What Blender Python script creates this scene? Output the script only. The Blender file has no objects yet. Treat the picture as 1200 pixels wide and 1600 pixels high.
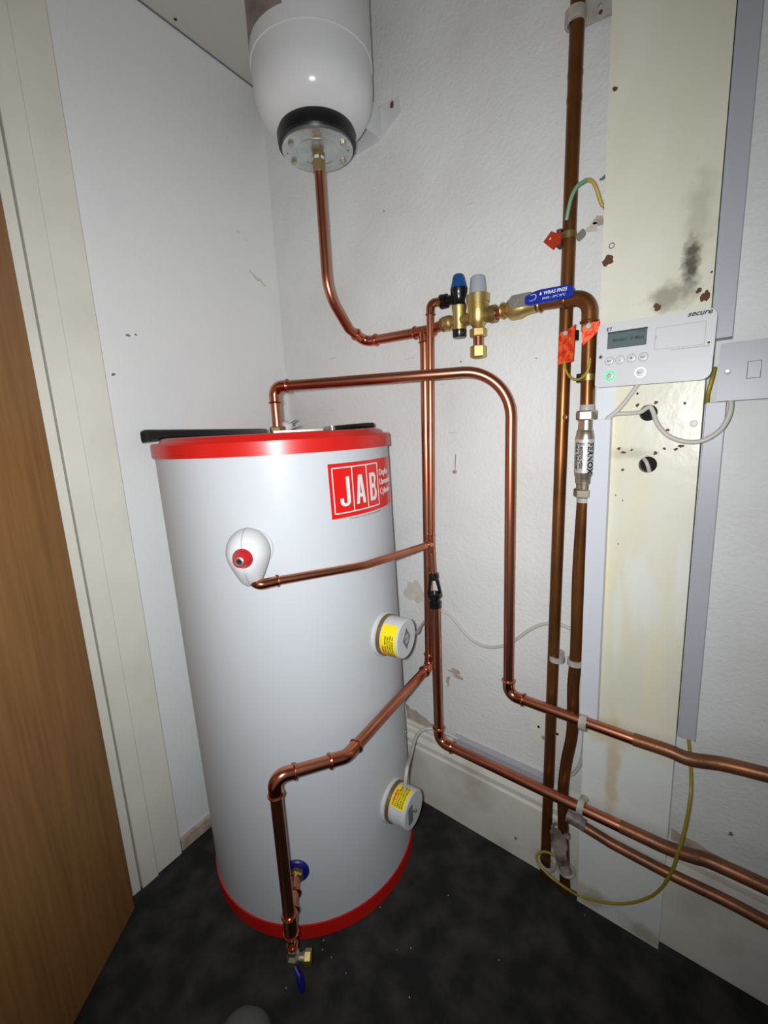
import bpy, bmesh, math, random
from mathutils import Vector as V, Matrix, noise
random.seed(7)
S = bpy.context.scene
COL = S.collection
R = math.radians

# ------------------------------------------------------------------ camera
F = 680.0
PITCH, ROLL, YAW = R(10.56), R(-2.87), R(39.56)
CAM = V((1.19781, -0.97197, 1.14))
fw = V((-math.sin(YAW) * math.cos(PITCH), math.cos(YAW) * math.cos(PITCH), -math.sin(PITCH)))
rt = V((math.cos(YAW), math.sin(YAW), 0.0))
up = rt.cross(fw)
rx = math.cos(ROLL) * rt + math.sin(ROLL) * up
ux = -math.sin(ROLL) * rt + math.cos(ROLL) * up
cd = bpy.data.cameras.new('camera')
cam = bpy.data.objects.new('camera', cd)
COL.objects.link(cam)
cd.sensor_fit = 'VERTICAL'
cd.sensor_height = 36.0
cd.lens = F / 1600 * 36.0
cd.clip_start = 0.02
cam.matrix_world = Matrix(((rx.x, ux.x, -fw.x, CAM.x), (rx.y, ux.y, -fw.y, CAM.y), (rx.z, ux.z, -fw.z, CAM.z), (0, 0, 0, 1)))
S.camera = cam

# ------------------------------------------------------------------ light
S.view_settings.view_transform = 'Standard'
S.view_settings.look = 'None'
S.view_settings.gamma = 1.0
S.view_settings.use_curve_mapping = False
S.view_settings.exposure = 0.0
w = bpy.data.worlds.new('dark_cupboard')
S.world = w
w.use_nodes = True
w.node_tree.nodes['Background'].inputs[0].default_value = (0.9, 0.95, 1.0, 1)
w.node_tree.nodes['Background'].inputs[1].default_value = 0.18
ld = bpy.data.lights.new('phone_torch', 'SPOT')
ld.energy = 46.5
ld.color = (0.96, 0.98, 1.0)
ld.spot_size = R(140)
ld.spot_blend = 1.0
ld.shadow_soft_size = 0.012
lo = bpy.data.objects.new('phone_torch', ld)
COL.objects.link(lo)
aim = (fw + 0.08 * ux - 0.10 * rx).normalized()
lo.location = CAM - 0.028 * rx + 0.012 * ux - 0.01 * fw
lo.rotation_euler = aim.to_track_quat('-Z', 'Y').to_euler()

# ------------------------------------------------------------------ survey helpers (pixel of the photo -> place on a real plane)
def ray(x, y):
    return (x - 600) / F * rx - (y - 800) / F * ux + fw
def at(x, y, d=0.0):          # on the plane d in front of the right wall
    q = ray(x, y); t = (-d - CAM.y) / q.y
    return CAM + t * q
def atz(x, y, z):             # at height z
    q = ray(x, y); t = (z - CAM.z) / q.z
    return CAM + t * q
def atd(x, y, t):             # at distance t along the view
    return CAM + t * ray(x, y)

# ------------------------------------------------------------------ materials
def srgb(c):
    return tuple(((v / 12.92) if v <= 0.04045 else ((v + 0.055) / 1.055) ** 2.4) for v in c)
def mat(name, col, rough=0.5, metal=0.0, bump=0.0, bscale=200.0, col2=None, nscale=8.0, n0=0.4, n1=0.65, spec=0.5, coat=0.0, emit=None, estr=0.0, rvar=0.0, detail=4.0, stretch=None):
    m = bpy.data.materials.new(name); m.use_nodes = True
    nt = m.node_tree; N = nt.nodes; L = nt.links
    b = N['Principled BSDF']
    c1 = (*srgb(col), 1)
    b.inputs['Base Color'].default_value = c1
    b.inputs['Roughness'].default_value = rough
    b.inputs['Metallic'].default_value = metal
    b.inputs['Specular IOR Level'].default_value = spec
    b.inputs['Coat Weight'].default_value = coat
    tc = N.new('ShaderNodeTexCoord')
    src = tc.outputs['Object']
    if stretch:
        mp = N.new('ShaderNodeMapping'); mp.inputs['Scale'].default_value = stretch
        L.new(src, mp.inputs['Vector']); src = mp.outputs['Vector']
    if col2 is not None:
        n = N.new('ShaderNodeTexNoise'); n.inputs['Scale'].default_value = nscale; n.inputs['Detail'].default_value = detail
        r = N.new('ShaderNodeValToRGB'); r.color_ramp.elements[0].position = n0; r.color_ramp.elements[1].position = n1
        r.color_ramp.elements[0].color = c1; r.color_ramp.elements[1].color = (*srgb(col2), 1)
        L.new(src, n.inputs['Vector']); L.new(n.outputs['Fac'], r.inputs['Fac']); L.new(r.outputs['Color'], b.inputs['Base Color'])
        if rvar:
            mr = N.new('ShaderNodeMapRange'); mr.inputs['To Min'].default_value = rough; mr.inputs['To Max'].default_value = rough + rvar
            mr.inputs['From Min'].default_value = n0; mr.inputs['From Max'].default_value = n1
            L.new(n.outputs['Fac'], mr.inputs['Value']); L.new(mr.outputs['Result'], b.inputs['Roughness'])
    if bump:
        n2 = N.new('ShaderNodeTexNoise'); n2.inputs['Scale'].default_value = bscale; n2.inputs['Detail'].default_value = 5
        bp = N.new('ShaderNodeBump'); bp.inputs['Strength'].default_value = bump; bp.inputs['Distance'].default_value = 0.002
        L.new(tc.outputs['Object'], n2.inputs['Vector']); L.new(n2.outputs['Fac'], bp.inputs['Height']); L.new(bp.outputs['Normal'], b.inputs['Normal'])
    if emit:
        b.inputs['Emission Color'].default_value = (*srgb(emit), 1); b.inputs['Emission Strength'].default_value = estr
    return m

M = {}
M['wall'] = mat('white_textured_paper', (0.855, 0.86, 0.85), 0.6, bump=0.8, bscale=130, col2=(0.815, 0.81, 0.795), nscale=5, n0=0.42, n1=0.75)
M['wall_l'] = mat('white_emulsion', (0.88, 0.885, 0.88), 0.6, bump=0.25, bscale=120, col2=(0.86, 0.865, 0.865), nscale=4, n0=0.5, n1=0.85)
M['ceil'] = mat('ceiling_paint', (0.75, 0.745, 0.72), 0.7, bump=0.25, bscale=120, col2=(0.74, 0.72, 0.68), nscale=5)
M['carpet'] = mat('charcoal_carpet', (0.17, 0.168, 0.165), 0.95, bump=1.0, bscale=420, col2=(0.265, 0.26, 0.255), nscale=16, n0=0.40, n1=0.72, spec=0.1, detail=9)
M['cream'] = mat('cream_gloss', (0.86, 0.85, 0.80), 0.45, bump=0.12, bscale=60, col2=(0.81, 0.80, 0.75), nscale=6, n0=0.4, n1=0.8)
M['skirt'] = mat('dirty_cream_gloss', (0.86, 0.845, 0.80), 0.42, bump=0.35, bscale=60, col2=(0.74, 0.70, 0.65), nscale=9, n0=0.45, n1=0.8)
M['skirtd'] = mat('ochre_scuff', (0.78, 0.74, 0.63), 0.7)
M['plaster'] = mat('bare_plaster', (0.72, 0.66, 0.61), 0.8, bump=0.4, bscale=200, col2=(0.63, 0.56, 0.51), nscale=40)
M['plaster_l'] = mat('pale_filler', (0.81, 0.79, 0.745), 0.8, bump=0.3, bscale=200, col2=(0.74, 0.71, 0.66), nscale=25)
M['pvc'] = mat('lavender_grey_pvc', (0.67, 0.675, 0.70), 0.4)
M['pvcw'] = mat('pale_lavender_pvc', (0.80, 0.81, 0.84), 0.4)
M['greyplate'] = mat('grey_painted_plate', (0.60, 0.605, 0.63), 0.4)
M['white'] = mat('white_plastic', (0.78, 0.785, 0.79), 0.4)
M['ivory'] = mat('ivory_plastic', (0.83, 0.82, 0.79), 0.35)
M['clip'] = mat('aged_clip_plastic', (0.70, 0.685, 0.65), 0.45, col2=(0.62, 0.60, 0.56), nscale=40)
M['enamel'] = mat('white_enamel_casing', (0.74, 0.755, 0.77), 0.42, bump=0.05, bscale=300, spec=0.22)
M['seam'] = mat('grey_moulding_line', (0.58, 0.58, 0.60), 0.5)
M['vessel'] = mat('white_vessel_paint', (0.80, 0.80, 0.80), 0.12, spec=0.6)
M['red'] = mat('red_plastic', (0.76, 0.10, 0.07), 0.34)
M['redlab'] = mat('red_print', (0.85, 0.07, 0.05), 0.3)
M['redknob'] = mat('red_knob', (0.72, 0.03, 0.07), 0.35)
M['whiteprint'] = mat('white_print', (0.88, 0.87, 0.86), 0.35)
M['blackprint'] = mat('black_print', (0.06, 0.06, 0.08), 0.5)
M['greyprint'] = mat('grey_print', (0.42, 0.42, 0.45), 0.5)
M['black'] = mat('black_plastic', (0.055, 0.055, 0.06), 0.28)
M['rubber'] = mat('black_rubber', (0.045, 0.045, 0.05), 0.4)
M['copper'] = mat('bright_copper', (0.80, 0.53, 0.42), 0.27, 1.0, col2=(0.70, 0.42, 0.31), nscale=14, n0=0.35, n1=0.75, rvar=0.10, detail=6)
M['copperfit'] = mat('bright_copper_fitting', (0.84, 0.54, 0.42), 0.20, 1.0, col2=(0.74, 0.44, 0.32), nscale=30, n0=0.35, n1=0.75)
M['oldcopper'] = mat('brown_oxidised_copper', (0.52, 0.335, 0.17), 0.36, 0.75, col2=(0.40, 0.245, 0.11), nscale=12, n0=0.35, n1=0.7, detail=6)
M['dirtycopper'] = mat('dusty_brown_copper', (0.56, 0.36, 0.24), 0.42, 0.65, col2=(0.45, 0.31, 0.23), nscale=22, n0=0.4, n1=0.65, bump=0.2, bscale=150)
M['brass'] = mat('brass', (0.80, 0.71, 0.45), 0.40, 0.9, col2=(0.70, 0.60, 0.36), nscale=25, n0=0.35, n1=0.7, bump=0.1, bscale=200)
M['oldbrass'] = mat('dull_brass', (0.62, 0.53, 0.36), 0.42, 0.9, bump=0.1, bscale=200)
M['nickel'] = mat('nickel_plate', (0.74, 0.70, 0.62), 0.3, 0.9)
M['silver'] = mat('brushed_silver_sleeve', (0.80, 0.80, 0.79), 0.42, 0.55)
M['zinc'] = mat('zinc_plate', (0.80, 0.83, 0.83), 0.30, 0.9, col2=(0.72, 0.75, 0.74), nscale=20)
M['steel'] = mat('steel', (0.66, 0.65, 0.62), 0.4, 0.75)
M['greycap'] = mat('grey_cap_plastic', (0.60, 0.62, 0.64), 0.4)
M['blue'] = mat('blue_lever_vinyl', (0.05, 0.16, 0.55), 0.35)
M['bluecap'] = mat('blue_cap_plastic', (0.04, 0.27, 0.50), 0.42)
M['bluecollar'] = mat('blue_collar_plastic', (0.07, 0.07, 0.45), 0.4)
M['yellow'] = mat('yellow_label', (0.95, 0.86, 0.05), 0.4)
M['cable'] = mat('grey_white_cable', (0.74, 0.725, 0.69), 0.45)
M['earth'] = mat('green_yellow_sheath', (0.60, 0.53, 0.15), 0.4)
M['earthg'] = mat('faded_green_sheath', (0.42, 0.60, 0.48), 0.45)
M['earthy'] = mat('faded_yellow_sheath', (0.72, 0.62, 0.30), 0.45)
M['bare'] = mat('bare_wire', (0.5, 0.47, 0.42), 0.4, 0.8)
M['tag'] = mat('orange_foil_tag', (1.0, 0.42, 0.22), 0.42, 0.45, col2=(0.85, 0.20, 0.06), nscale=110, n0=0.4, n1=0.6, bump=0.5, bscale=260)
M['tagd'] = mat('dull_orange_tag', (0.72, 0.22, 0.10), 0.4, 0.3)
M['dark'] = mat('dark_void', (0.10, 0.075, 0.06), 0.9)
M['chip'] = mat('exposed_brown_board', (0.36, 0.22, 0.16), 0.8)
M['lcd'] = mat('lcd_glass', (0.36, 0.42, 0.42), 0.18)
M['lcdink'] = mat('lcd_ink', (0.14, 0.18, 0.19), 0.4)
M['glowg'] = mat('green_button_light', (0.3, 0.9, 0.5), 0.4, emit=(0.15, 0.95, 0.40), estr=1.0)
M['gloww'] = mat('white_button_light', (0.9, 0.9, 0.95), 0.4, emit=(0.95, 0.95, 1.0), estr=0.95)
M['shoe'] = mat('grey_canvas', (0.36, 0.37, 0.35), 0.9, bump=0.6, bscale=500)
M['sticker'] = mat('brown_grey_sticker', (0.52, 0.47, 0.45), 0.4, col2=(0.42, 0.36, 0.34), nscale=30)
M['corr'] = mat('corroded_plastic_wrap', (0.60, 0.55, 0.52), 0.45, bump=0.6, bscale=80, col2=(0.33, 0.28, 0.26), nscale=30)

def wood():
    m = bpy.data.materials.new('oak_veneer'); m.use_nodes = True
    nt = m.node_tree; N = nt.nodes; L = nt.links; b = N['Principled BSDF']
    tc = N.new('ShaderNodeTexCoord')
    mp = N.new('ShaderNodeMapping'); mp.inputs['Scale'].default_value = (4.0, 4.0, 0.42)
    L.new(tc.outputs['Object'], mp.inputs['Vector'])
    n1 = N.new('ShaderNodeTexNoise'); n1.inputs['Scale'].default_value = 1.6; n1.inputs['Detail'].default_value = 2; n1.inputs['Distortion'].default_value = 0.4
    L.new(mp.outputs['Vector'], n1.inputs['Vector'])
    mu = N.new('ShaderNodeMath'); mu.operation = 'MULTIPLY'; mu.inputs[1].default_value = 42
    L.new(n1.outputs['Fac'], mu.inputs[0])
    si = N.new('ShaderNodeMath'); si.operation = 'SINE'; L.new(mu.outputs[0], si.inputs[0])
    mp2 = N.new('ShaderNodeMapping'); mp2.inputs['Scale'].default_value = (110, 110, 5)
    L.new(tc.outputs['Object'], mp2.inputs['Vector'])
    n2 = N.new('ShaderNodeTexNoise'); n2.inputs['Scale'].default_value = 1.0; n2.inputs['Detail'].default_value = 4
    L.new(mp2.outputs['Vector'], n2.inputs['Vector'])
    a = N.new('ShaderNodeMath'); a.operation = 'MULTIPLY_ADD'; a.inputs[1].default_value = 0.05; L.new(si.outputs[0], a.inputs[0]); L.new(n2.outputs['Fac'], a.inputs[2])
    r = N.new('ShaderNodeValToRGB'); e = r.color_ramp.elements
    e[0].position = 0.2; e[0].color = (*srgb((0.475, 0.325, 0.175)), 1); e[1].position = 0.8; e[1].color = (*srgb((0.575, 0.41, 0.23)), 1)
    L.new(a.outputs[0], r.inputs['Fac']); L.new(r.outputs['Color'], b.inputs['Base Color'])
    b.inputs['Roughness'].default_value = 0.42
    return m
M['wood'] = wood()

def board_mat():
    # old cream gloss with yellowed drips, bare patches and a soot mark (stains of their own shape)
    m = bpy.data.materials.new('yellowed_cream_board'); m.use_nodes = True
    nt = m.node_tree; N = nt.nodes; L = nt.links; b = N['Principled BSDF']
    tc = N.new('ShaderNodeTexCoord'); P = tc.outputs['Object']
    def noise_(scale, vec=(1, 1, 1), det=4, dist=0.0):
        mp = N.new('ShaderNodeMapping'); mp.inputs['Scale'].default_value = vec; L.new(P, mp.inputs['Vector'])
        n = N.new('ShaderNodeTexNoise'); n.inputs['Scale'].default_value = scale; n.inputs['Detail'].default_value = det; n.inputs['Distortion'].default_value = dist
        L.new(mp.outputs['Vector'], n.inputs['Vector']); return n.outputs['Fac']
    def rng(v, a, b_, lo=0.0, hi=1.0):
        n = N.new('ShaderNodeMapRange'); n.inputs['From Min'].default_value = a; n.inputs['From Max'].default_value = b_
        n.inputs['To Min'].default_value = lo; n.inputs['To Max'].default_value = hi; L.new(v, n.inputs['Value']); return n.outputs['Result']
    def mth(op, x, y):
        n = N.new('ShaderNodeMath'); n.operation = op
        for i, k in enumerate((x, y)):
            if isinstance(k, (int, float)): n.inputs[i].default_value = k
            else: L.new(k, n.inputs[i])
        return n.outputs[0]
    def mix(f, c1, c2):
        n = N.new('ShaderNodeMix'); n.data_type = 'RGBA'
        L.new(f, n.inputs[0])
        for i, k in ((6, c1), (7, c2)):
            if isinstance(k, tuple): n.inputs[i].default_value = (*srgb(k), 1)
            else: L.new(k, n.inputs[i])
        return n.outputs[2]
    sep = N.new('ShaderNodeSeparateXYZ'); L.new(P, sep.inputs[0]); X, Z = sep.outputs[0], sep.outputs[2]
    def spot(cx, cz, sx, sz, warp=0.5, wsc=40):
        dx = mth('DIVIDE', mth('SUBTRACT', X, cx), sx); dz = mth('DIVIDE', mth('SUBTRACT', Z, cz), sz)
        d = mth('SQRT', mth('ADD', mth('MULTIPLY', dx, dx), mth('MULTIPLY', dz, dz)), 0)
        d = mth('ADD', d, mth('MULTIPLY', mth('SUBTRACT', noise_(wsc), 0.5), warp * 2))
        return rng(d, 1.0, 0.35)
    c = mix(rng(noise_(5.0, (1, 1, 0.5)), 0.42, 0.62), (0.84, 0.83, 0.75), (0.87, 0.86, 0.80))
    # streaky yellow drips on the middle third
    band = mth('MULTIPLY', rng(Z, 0.50, 0.62), rng(Z, 1.22, 1.15))
    c = mix(mth('MULTIPLY', rng(noise_(14.0, (1, 1, 0.12), 3, 0.6), 0.42, 0.58), mth('MULTIPLY', band, 0.75)), c, (0.88, 0.85, 0.70))
    c = mix(mth('MULTIPLY', rng(noise_(11.0, (1.2, 1, 0.3), 3, 0.4), 0.57, 0.66), mth('MULTIPLY', band, 0.7)), c, (0.88, 0.885, 0.86))
    # lower third was wallpapered: whiter, with a brown drip
    low = rng(Z, 0.47, 0.44)
    c = mix(low, c, (0.86, 0.87, 0.85))
    c = mix(mth('MULTIPLY', spot(0.060, 0.40, 0.016, 0.17, 0.9, 22), 0.8), c, (0.80, 0.735, 0.58))
    c = mix(mth('MULTIPLY', spot(0.050, 0.48, 0.065, 0.035, 0.8, 30), 0.8), c, (0.82, 0.775, 0.64))
    c = mix(mth('MULTIPLY', spot(0.03, 0.03, 0.05, 0.04, 0.8, 30), 0.6), c, (0.66, 0.60, 0.47))
    c = mix(mth('MULTIPLY', spot(0.14, 0.02, 0.06, 0.03, 0.8, 30), 0.6), c, (0.62, 0.56, 0.44))
    # white unpainted corner where a box was
    c = mix(mth('MULTIPLY', mth('MULTIPLY', rng(X, 0.036, 0.030), rng(Z, 1.139, 1.142)), rng(Z, 1.30, 1.28)), c, (0.84, 0.86, 0.87))
    # soot
    c = mix(mth('MULTIPLY', spot(0.136, 1.385, 0.016, 0.050, 0.75, 70), 0.95), c, (0.30, 0.27, 0.245))
    c = mix(mth('MULTIPLY', spot(0.110, 1.340, 0.045, 0.026, 0.7, 45), 0.7), c, (0.50, 0.47, 0.41))
    c = mix(mth('MULTIPLY', spot(0.142, 1.45, 0.024, 0.09, 0.8, 40), 0.30), c, (0.52, 0.49, 0.42))
    c = mix(mth('MULTIPLY', spot(0.06, 1.075, 0.06, 0.014, 0.5, 40), 0.5), c, (0.66, 0.62, 0.52))
    L.new(c, b.inputs['Base Color'])
    L.new(rng(noise_(5.0), 0.4, 0.6, 0.22, 0.36), b.inputs['Roughness'])
    bp = N.new('ShaderNodeBump'); bp.inputs['Strength'].default_value = 0.28; bp.inputs['Distance'].default_value = 0.002
    L.new(noise_(55.0, (1, 1, 0.7)), bp.inputs['Height']); L.new(bp.outputs['Normal'], b.inputs['Normal'])
    return m
M['board'] = board_mat()

# ------------------------------------------------------------------ object helpers
BASE = {}
def tag(o, label, cat, group=None, kind=None):
    if label: o['label'] = label
    if cat: o['category'] = cat
    if group: o['group'] = group
    if kind: o['kind'] = kind
    return o
def thing(name, loc, label, cat, group=None):
    o = bpy.data.objects.new(name, None); COL.objects.link(o)
    o.location = loc; o.empty_display_size = 0.05; BASE[o.name] = V(loc)
    return tag(o, label, cat, group)
def basis(d, hint=None):
    d = V(d).normalized()
    h = V(hint) if hint is not None else (V((0, 0, 1)) if abs(d.z) < 0.9 else V((0, -1, 0)))
    a = (h - d * h.dot(d)).normalized()
    return a, d.cross(a), d

class MB:
    def __init__(s): s.v = []; s.f = []
    def add(s, vs, fs):
        n = len(s.v); s.v += [V(p) for p in vs]; s.f += [[n + i for i in f] for f in fs]; return s
    def box(s, a, b):
        x0, y0, z0 = [min(a[i], b[i]) for i in range(3)]; x1, y1, z1 = [max(a[i], b[i]) for i in range(3)]
        return s.add([(x0, y0, z0), (x1, y0, z0), (x1, y1, z0), (x0, y1, z0), (x0, y0, z1), (x1, y0, z1), (x1, y1, z1), (x0, y1, z1)],
                     [(0, 3, 2, 1), (4, 5, 6, 7), (0, 1, 5, 4), (1, 2, 6, 5), (2, 3, 7, 6), (3, 0, 4, 7)])
    def rings(s, rs, cap=True, closed=False):
        n = len(rs[0]); vs = [p for r in rs for p in r]; fs = []
        m = len(rs)
        for i in range(m if closed else m - 1):
            j = (i + 1) % m
            for k in range(n):
                l = (k + 1) % n
                fs.append((i * n + k, i * n + l, j * n + l, j * n + k))
        if cap and not closed:
            fs.append(tuple(reversed(range(n)))); fs.append(tuple((m - 1) * n + k for k in range(n)))
        return s.add(vs, fs)
    def tube(s, pts, r, n=20, cap=True, rad=None):
        pts = [V(p) for p in pts]
        T = []
        for i in range(len(pts)):
            a = pts[max(0, i - 1)]; b = pts[min(len(pts) - 1, i + 1)]
            T.append((b - a).normalized())
        a, b, _ = basis(T[0]); rs = []
        for i, p in enumerate(pts):
            a = (a - T[i] * a.dot(T[i])).normalized(); b = T[i].cross(a)
            rr = rad[i] if rad else r
            rs.append([p + rr * (math.cos(2 * math.pi * k / n) * a + math.sin(2 * math.pi * k / n) * b) for k in range(n)])
        return s.rings(rs, cap)
    def lathe(s, o, d, prof, n=32, hint=None, cap=True):
        a, b, d = basis(d, hint); o = V(o)
        return s.rings([[o + h * d + r * (math.cos(2 * math.pi * k / n) * a + math.sin(2 * math.pi * k / n) * b) for k in range(n)] for h, r in prof], cap)
    def hexnut(s, o, d, r, l, hint=None):
        c = r * 0.12
        s.lathe(o, d, [(0, r - c), (c, r), (l - c, r), (l, r - c)], 6, hint); return s
    def torus(s, o, d, R_, r, n=32, m=10):
        a, b, d = basis(d); o = V(o); rs = []
        for i in range(n):
            t = 2 * math.pi * i / n; e = math.cos(t) * a + math.sin(t) * b
            rs.append([o + e * (R_ + r * math.cos(2 * math.pi * k / m)) + d * r * math.sin(2 * math.pi * k / m) for k in range(m)])
        return s.rings(rs, False, True)
    def plate(s, frame, outline, t0, t1, holes=()):
        # flat plate: outline (and holes) in the u,v of frame (o,u,v); thickness from t0 to t1 along u x v
        o, u, v = [V(q) for q in frame]; w_ = u.cross(v).normalized()
        cu = bpy.data.curves.new('tmp', 'CURVE'); cu.dimensions = '2D'; cu.fill_mode = 'BOTH'; cu.extrude = abs(t1 - t0) / 2
        for lp in [outline, *holes]:
            sp = cu.splines.new('POLY'); sp.points.add(len(lp) - 1)
            for k, p in enumerate(lp): sp.points[k].co = (p[0], p[1], 0, 1)
            sp.use_cyclic_u = True
        s.fromcurve(cu, lambda p: o + p.x * u + p.y * v + (p.z + (t0 + t1) / 2) * w_); return s
    def fromcurve(s, cu, fn, weld=True):
        ob = bpy.data.objects.new('tmp', cu); COL.objects.link(ob)
        dg = bpy.context.evaluated_depsgraph_get(); dg.update()
        me = bpy.data.meshes.new_from_object(ob.evaluated_get(dg))
        s.add([fn(q.co) for q in me.vertices], [tuple(p.vertices) for p in me.polygons])
        bpy.data.objects.remove(ob); bpy.data.curves.remove(cu); bpy.data.meshes.remove(me)
    def text(s, txt, size, fn, ex=0.0002, bold=0.0, sx=1.0, align='LEFT', res=3, spacing=1.0, shear=0.0):
        cu = bpy.data.curves.new('tmp', 'FONT'); cu.body = txt; cu.size = size; cu.extrude = ex; cu.offset = bold; cu.align_x = align
        cu.resolution_u = res; cu.space_character = spacing; cu.shear = shear
        s.fromcurve(cu, lambda p: fn(V((p.x * sx, p.y, p.z)))); return s
    def build(s, name, m, parent=None, sharp=35, label=None, bevel=0.0, recalc=True):
        c0 = V((0, 0, 0))
        if parent is not None:
            c0 = BASE[parent.name]
        else:
            lo_ = V([min(q[i] for q in s.v) for i in range(3)]); hi_ = V([max(q[i] for q in s.v) for i in range(3)])
            c0 = V(((lo_.x + hi_.x) / 2, (lo_.y + hi_.y) / 2, lo_.z))
        me = bpy.data.meshes.new(name)
        me.from_pydata([tuple(q - c0) for q in s.v], [], s.f); me.update()
        bm = bmesh.new(); bm.from_mesh(me)
        if bevel or recalc:
            bmesh.ops.remove_doubles(bm, verts=bm.verts, dist=1e-6)
        if recalc: bmesh.ops.recalc_face_normals(bm, faces=bm.faces)
        bm.to_mesh(me); bm.free()
        for p in me.polygons: p.use_smooth = True
        me.set_sharp_from_angle(angle=R(sharp))
        me.materials.append(m)
        o = bpy.data.objects.new(name, me); COL.objects.link(o)
        if parent is not None:
            o.parent = parent; BASE[o.name] = c0
        else:
            o.location = c0; BASE[o.name] = c0
        if bevel:
            md = o.modifiers.new('bevel', 'BEVEL'); md.width = bevel; md.segments = 2; md.limit_method = 'ANGLE'; md.angle_limit = R(40)
        if label: o['label'] = label
        return o

def struct(o): o['kind'] = 'structure'; return o
def rrect(x0, y0, x1, y1, r, n=6):
    rr = r if isinstance(r, (list, tuple)) else [r] * 4
    out = []
    for (cx, cy, a0, q) in ((x1, y0, -90, rr[1]), (x1, y1, 0, rr[2]), (x0, y1, 90, rr[3]), (x0, y0, 180, rr[0])):
        sx = cx - q if cx == x1 else cx + q; sy = cy - q if cy == y1 else cy + q
        for k in range(n + 1):
            t = R(a0 + 90 * k / n); out.append((sx + q * math.cos(t), sy + q * math.sin(t)))
    return out
def circ(cx, cy, r, n=24): return [(cx + r * math.cos(2 * math.pi * k / n), cy + r * math.sin(2 * math.pi * k / n)) for k in range(n)]
def blob(cx, cy, rx_, ry_, seed=0, n=22, amp=0.3):
    rnd = random.Random(seed); ph = [rnd.uniform(0, 6.28) for _ in range(4)]
    out = []
    for k in range(n):
        t = 2 * math.pi * k / n
        q = 1 + amp * (0.5 * math.sin(2 * t + ph[0]) + 0.35 * math.sin(3 * t + ph[1]) + 0.3 * math.sin(5 * t + ph[2]) + 0.2 * math.sin(7 * t + ph[3]))
        out.append((cx + rx_ * q * math.cos(t), cy + ry_ * q * math.sin(t)))
    return out
def smooth(pts, k=8):      # Catmull-Rom through points
    pts = [V(p) for p in pts]; P = [2 * pts[0] - pts[1]] + pts + [2 * pts[-1] - pts[-2]]; out = []
    for i in range(1, len(P) - 2):
        a, b, c, d = P[i - 1:i + 3]
        for j in range(k):
            t = j / k
            out.append(0.5 * ((2 * b) + (-a + c) * t + (2 * a - 5 * b + 4 * c - d) * t * t + (-a + 3 * b - 3 * c + d) * t ** 3))
    out.append(pts[-1]); return out
def arc(p0, p1, p2, rad, n=12):   # fillet at p1
    a = (p0 - p1).normalized(); b = (p2 - p1).normalized()
    ang = a.angle(b); l = min(rad / math.tan(ang / 2), (p0 - p1).length * 0.95, (p2 - p1).length * 0.95); rad = l * math.tan(ang / 2)
    c = p1 + (a + b).normalized() * (rad / math.sin(ang / 2))
    s0 = p1 + a * l - c; s1 = p1 + b * l - c; th = s0.angle(s1); out = []
    for k in range(n + 1):
        t = k / n
        out.append(c + (math.sin((1 - t) * th) * s0 + math.sin(t * th) * s1) / math.sin(th))
    return out, l
def bead(mb, o, d, r): mb.torus(o, d, r * 1.16, r * 0.20, 28, 8)
def sleeve(mb, o, d, r, l): mb.lathe(o, d, [(0, r * 1.12), (l, r * 1.12)], 28)
def run(parent, pts, r, kinds, m='copper', mf='copperfit', efit=1.35):
    # kinds[i] for every inner corner: ('bend', radius) or ('elbow', name)
    pts = [V(p) for p in pts]; cur = [pts[0]]; mf_ = M[mf]
    for i in range(1, len(pts) - 1):
        kd = kinds[i - 1]
        if kd is None:
            cur.append(pts[i]); continue
        if kd[0] == 'bend':
            a, l = arc(pts[i - 1], pts[i], pts[i + 1], kd[1], 16); cur += a
        else:
            es = kd[1] if len(kd) > 1 else 1.0
            a, l = arc(pts[i - 1], pts[i], pts[i + 1], r * efit * 1.5 * es, 12)
            d0 = (pts[i - 1] - pts[i]).normalized(); d1 = (pts[i + 1] - pts[i]).normalized(); sl = r * 1.5 * (1 + 0.5 * (es - 1))
            cur.append(pts[i] + d0 * (l + sl * 0.5))
            MB().tube(cur, r).build('pipe', M[m], parent)
            e = MB(); e.tube([a[0] + d0 * sl] + a + [a[-1] + d1 * sl], r * 1.13, 24)
            bead(e, a[0] + d0 * (sl - r * 0.18), d0, r); bead(e, a[-1] + d1 * (sl - r * 0.18), d1, r)
            e.build('elbow', mf_, parent)
            cur = [pts[i] + d1 * (l + sl * 0.5)]
    cur.append(pts[-1])
    MB().tube(cur, r).build('pipe', M[m], parent)
def tee(parent, o, dm, db, r, L=2.3, rb=None, name='tee'):
    o = V(o); dm = V(dm).normalized(); db = V(db).normalized(); e = MB(); rb = rb or r
    e.lathe(o - dm * r * L, dm, [(0, r * 1.13), (2 * r * L, r * 1.13)], 28)
    bead(e, o - dm * r * (L - 0.25), dm, r); bead(e, o + dm * r * (L - 0.25), dm, r)
    e.lathe(o, db, [(0, rb * 1.13), (r * 1.1 + rb * 1.3, rb * 1.13)], 28); bead(e, o + db * (r * 1.1 + rb * 1.1), db, rb)
    return e.build(name, M['copperfit'], parent)
def cablerun(name, pts, r, m, label, cat='cable', group=None, k=8):
    o = MB().tube(smooth(pts, k), r, 12).build(name, M[m]); return tag(o, label, cat, group)
WF = lambda x, z, d: (V((x, -d, z)), V((1, 0, 0)), V((0, 0, 1)))   # frame facing the room on the right wall (u x v = -y)

def beyond(p): return [V((p.x + 0.12, p.y, p.z)), V((1.9, p.y, p.z + 0.004)), V((XR - 0.02, p.y, p.z + 0.006))]   # the run goes on along the wall
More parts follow.
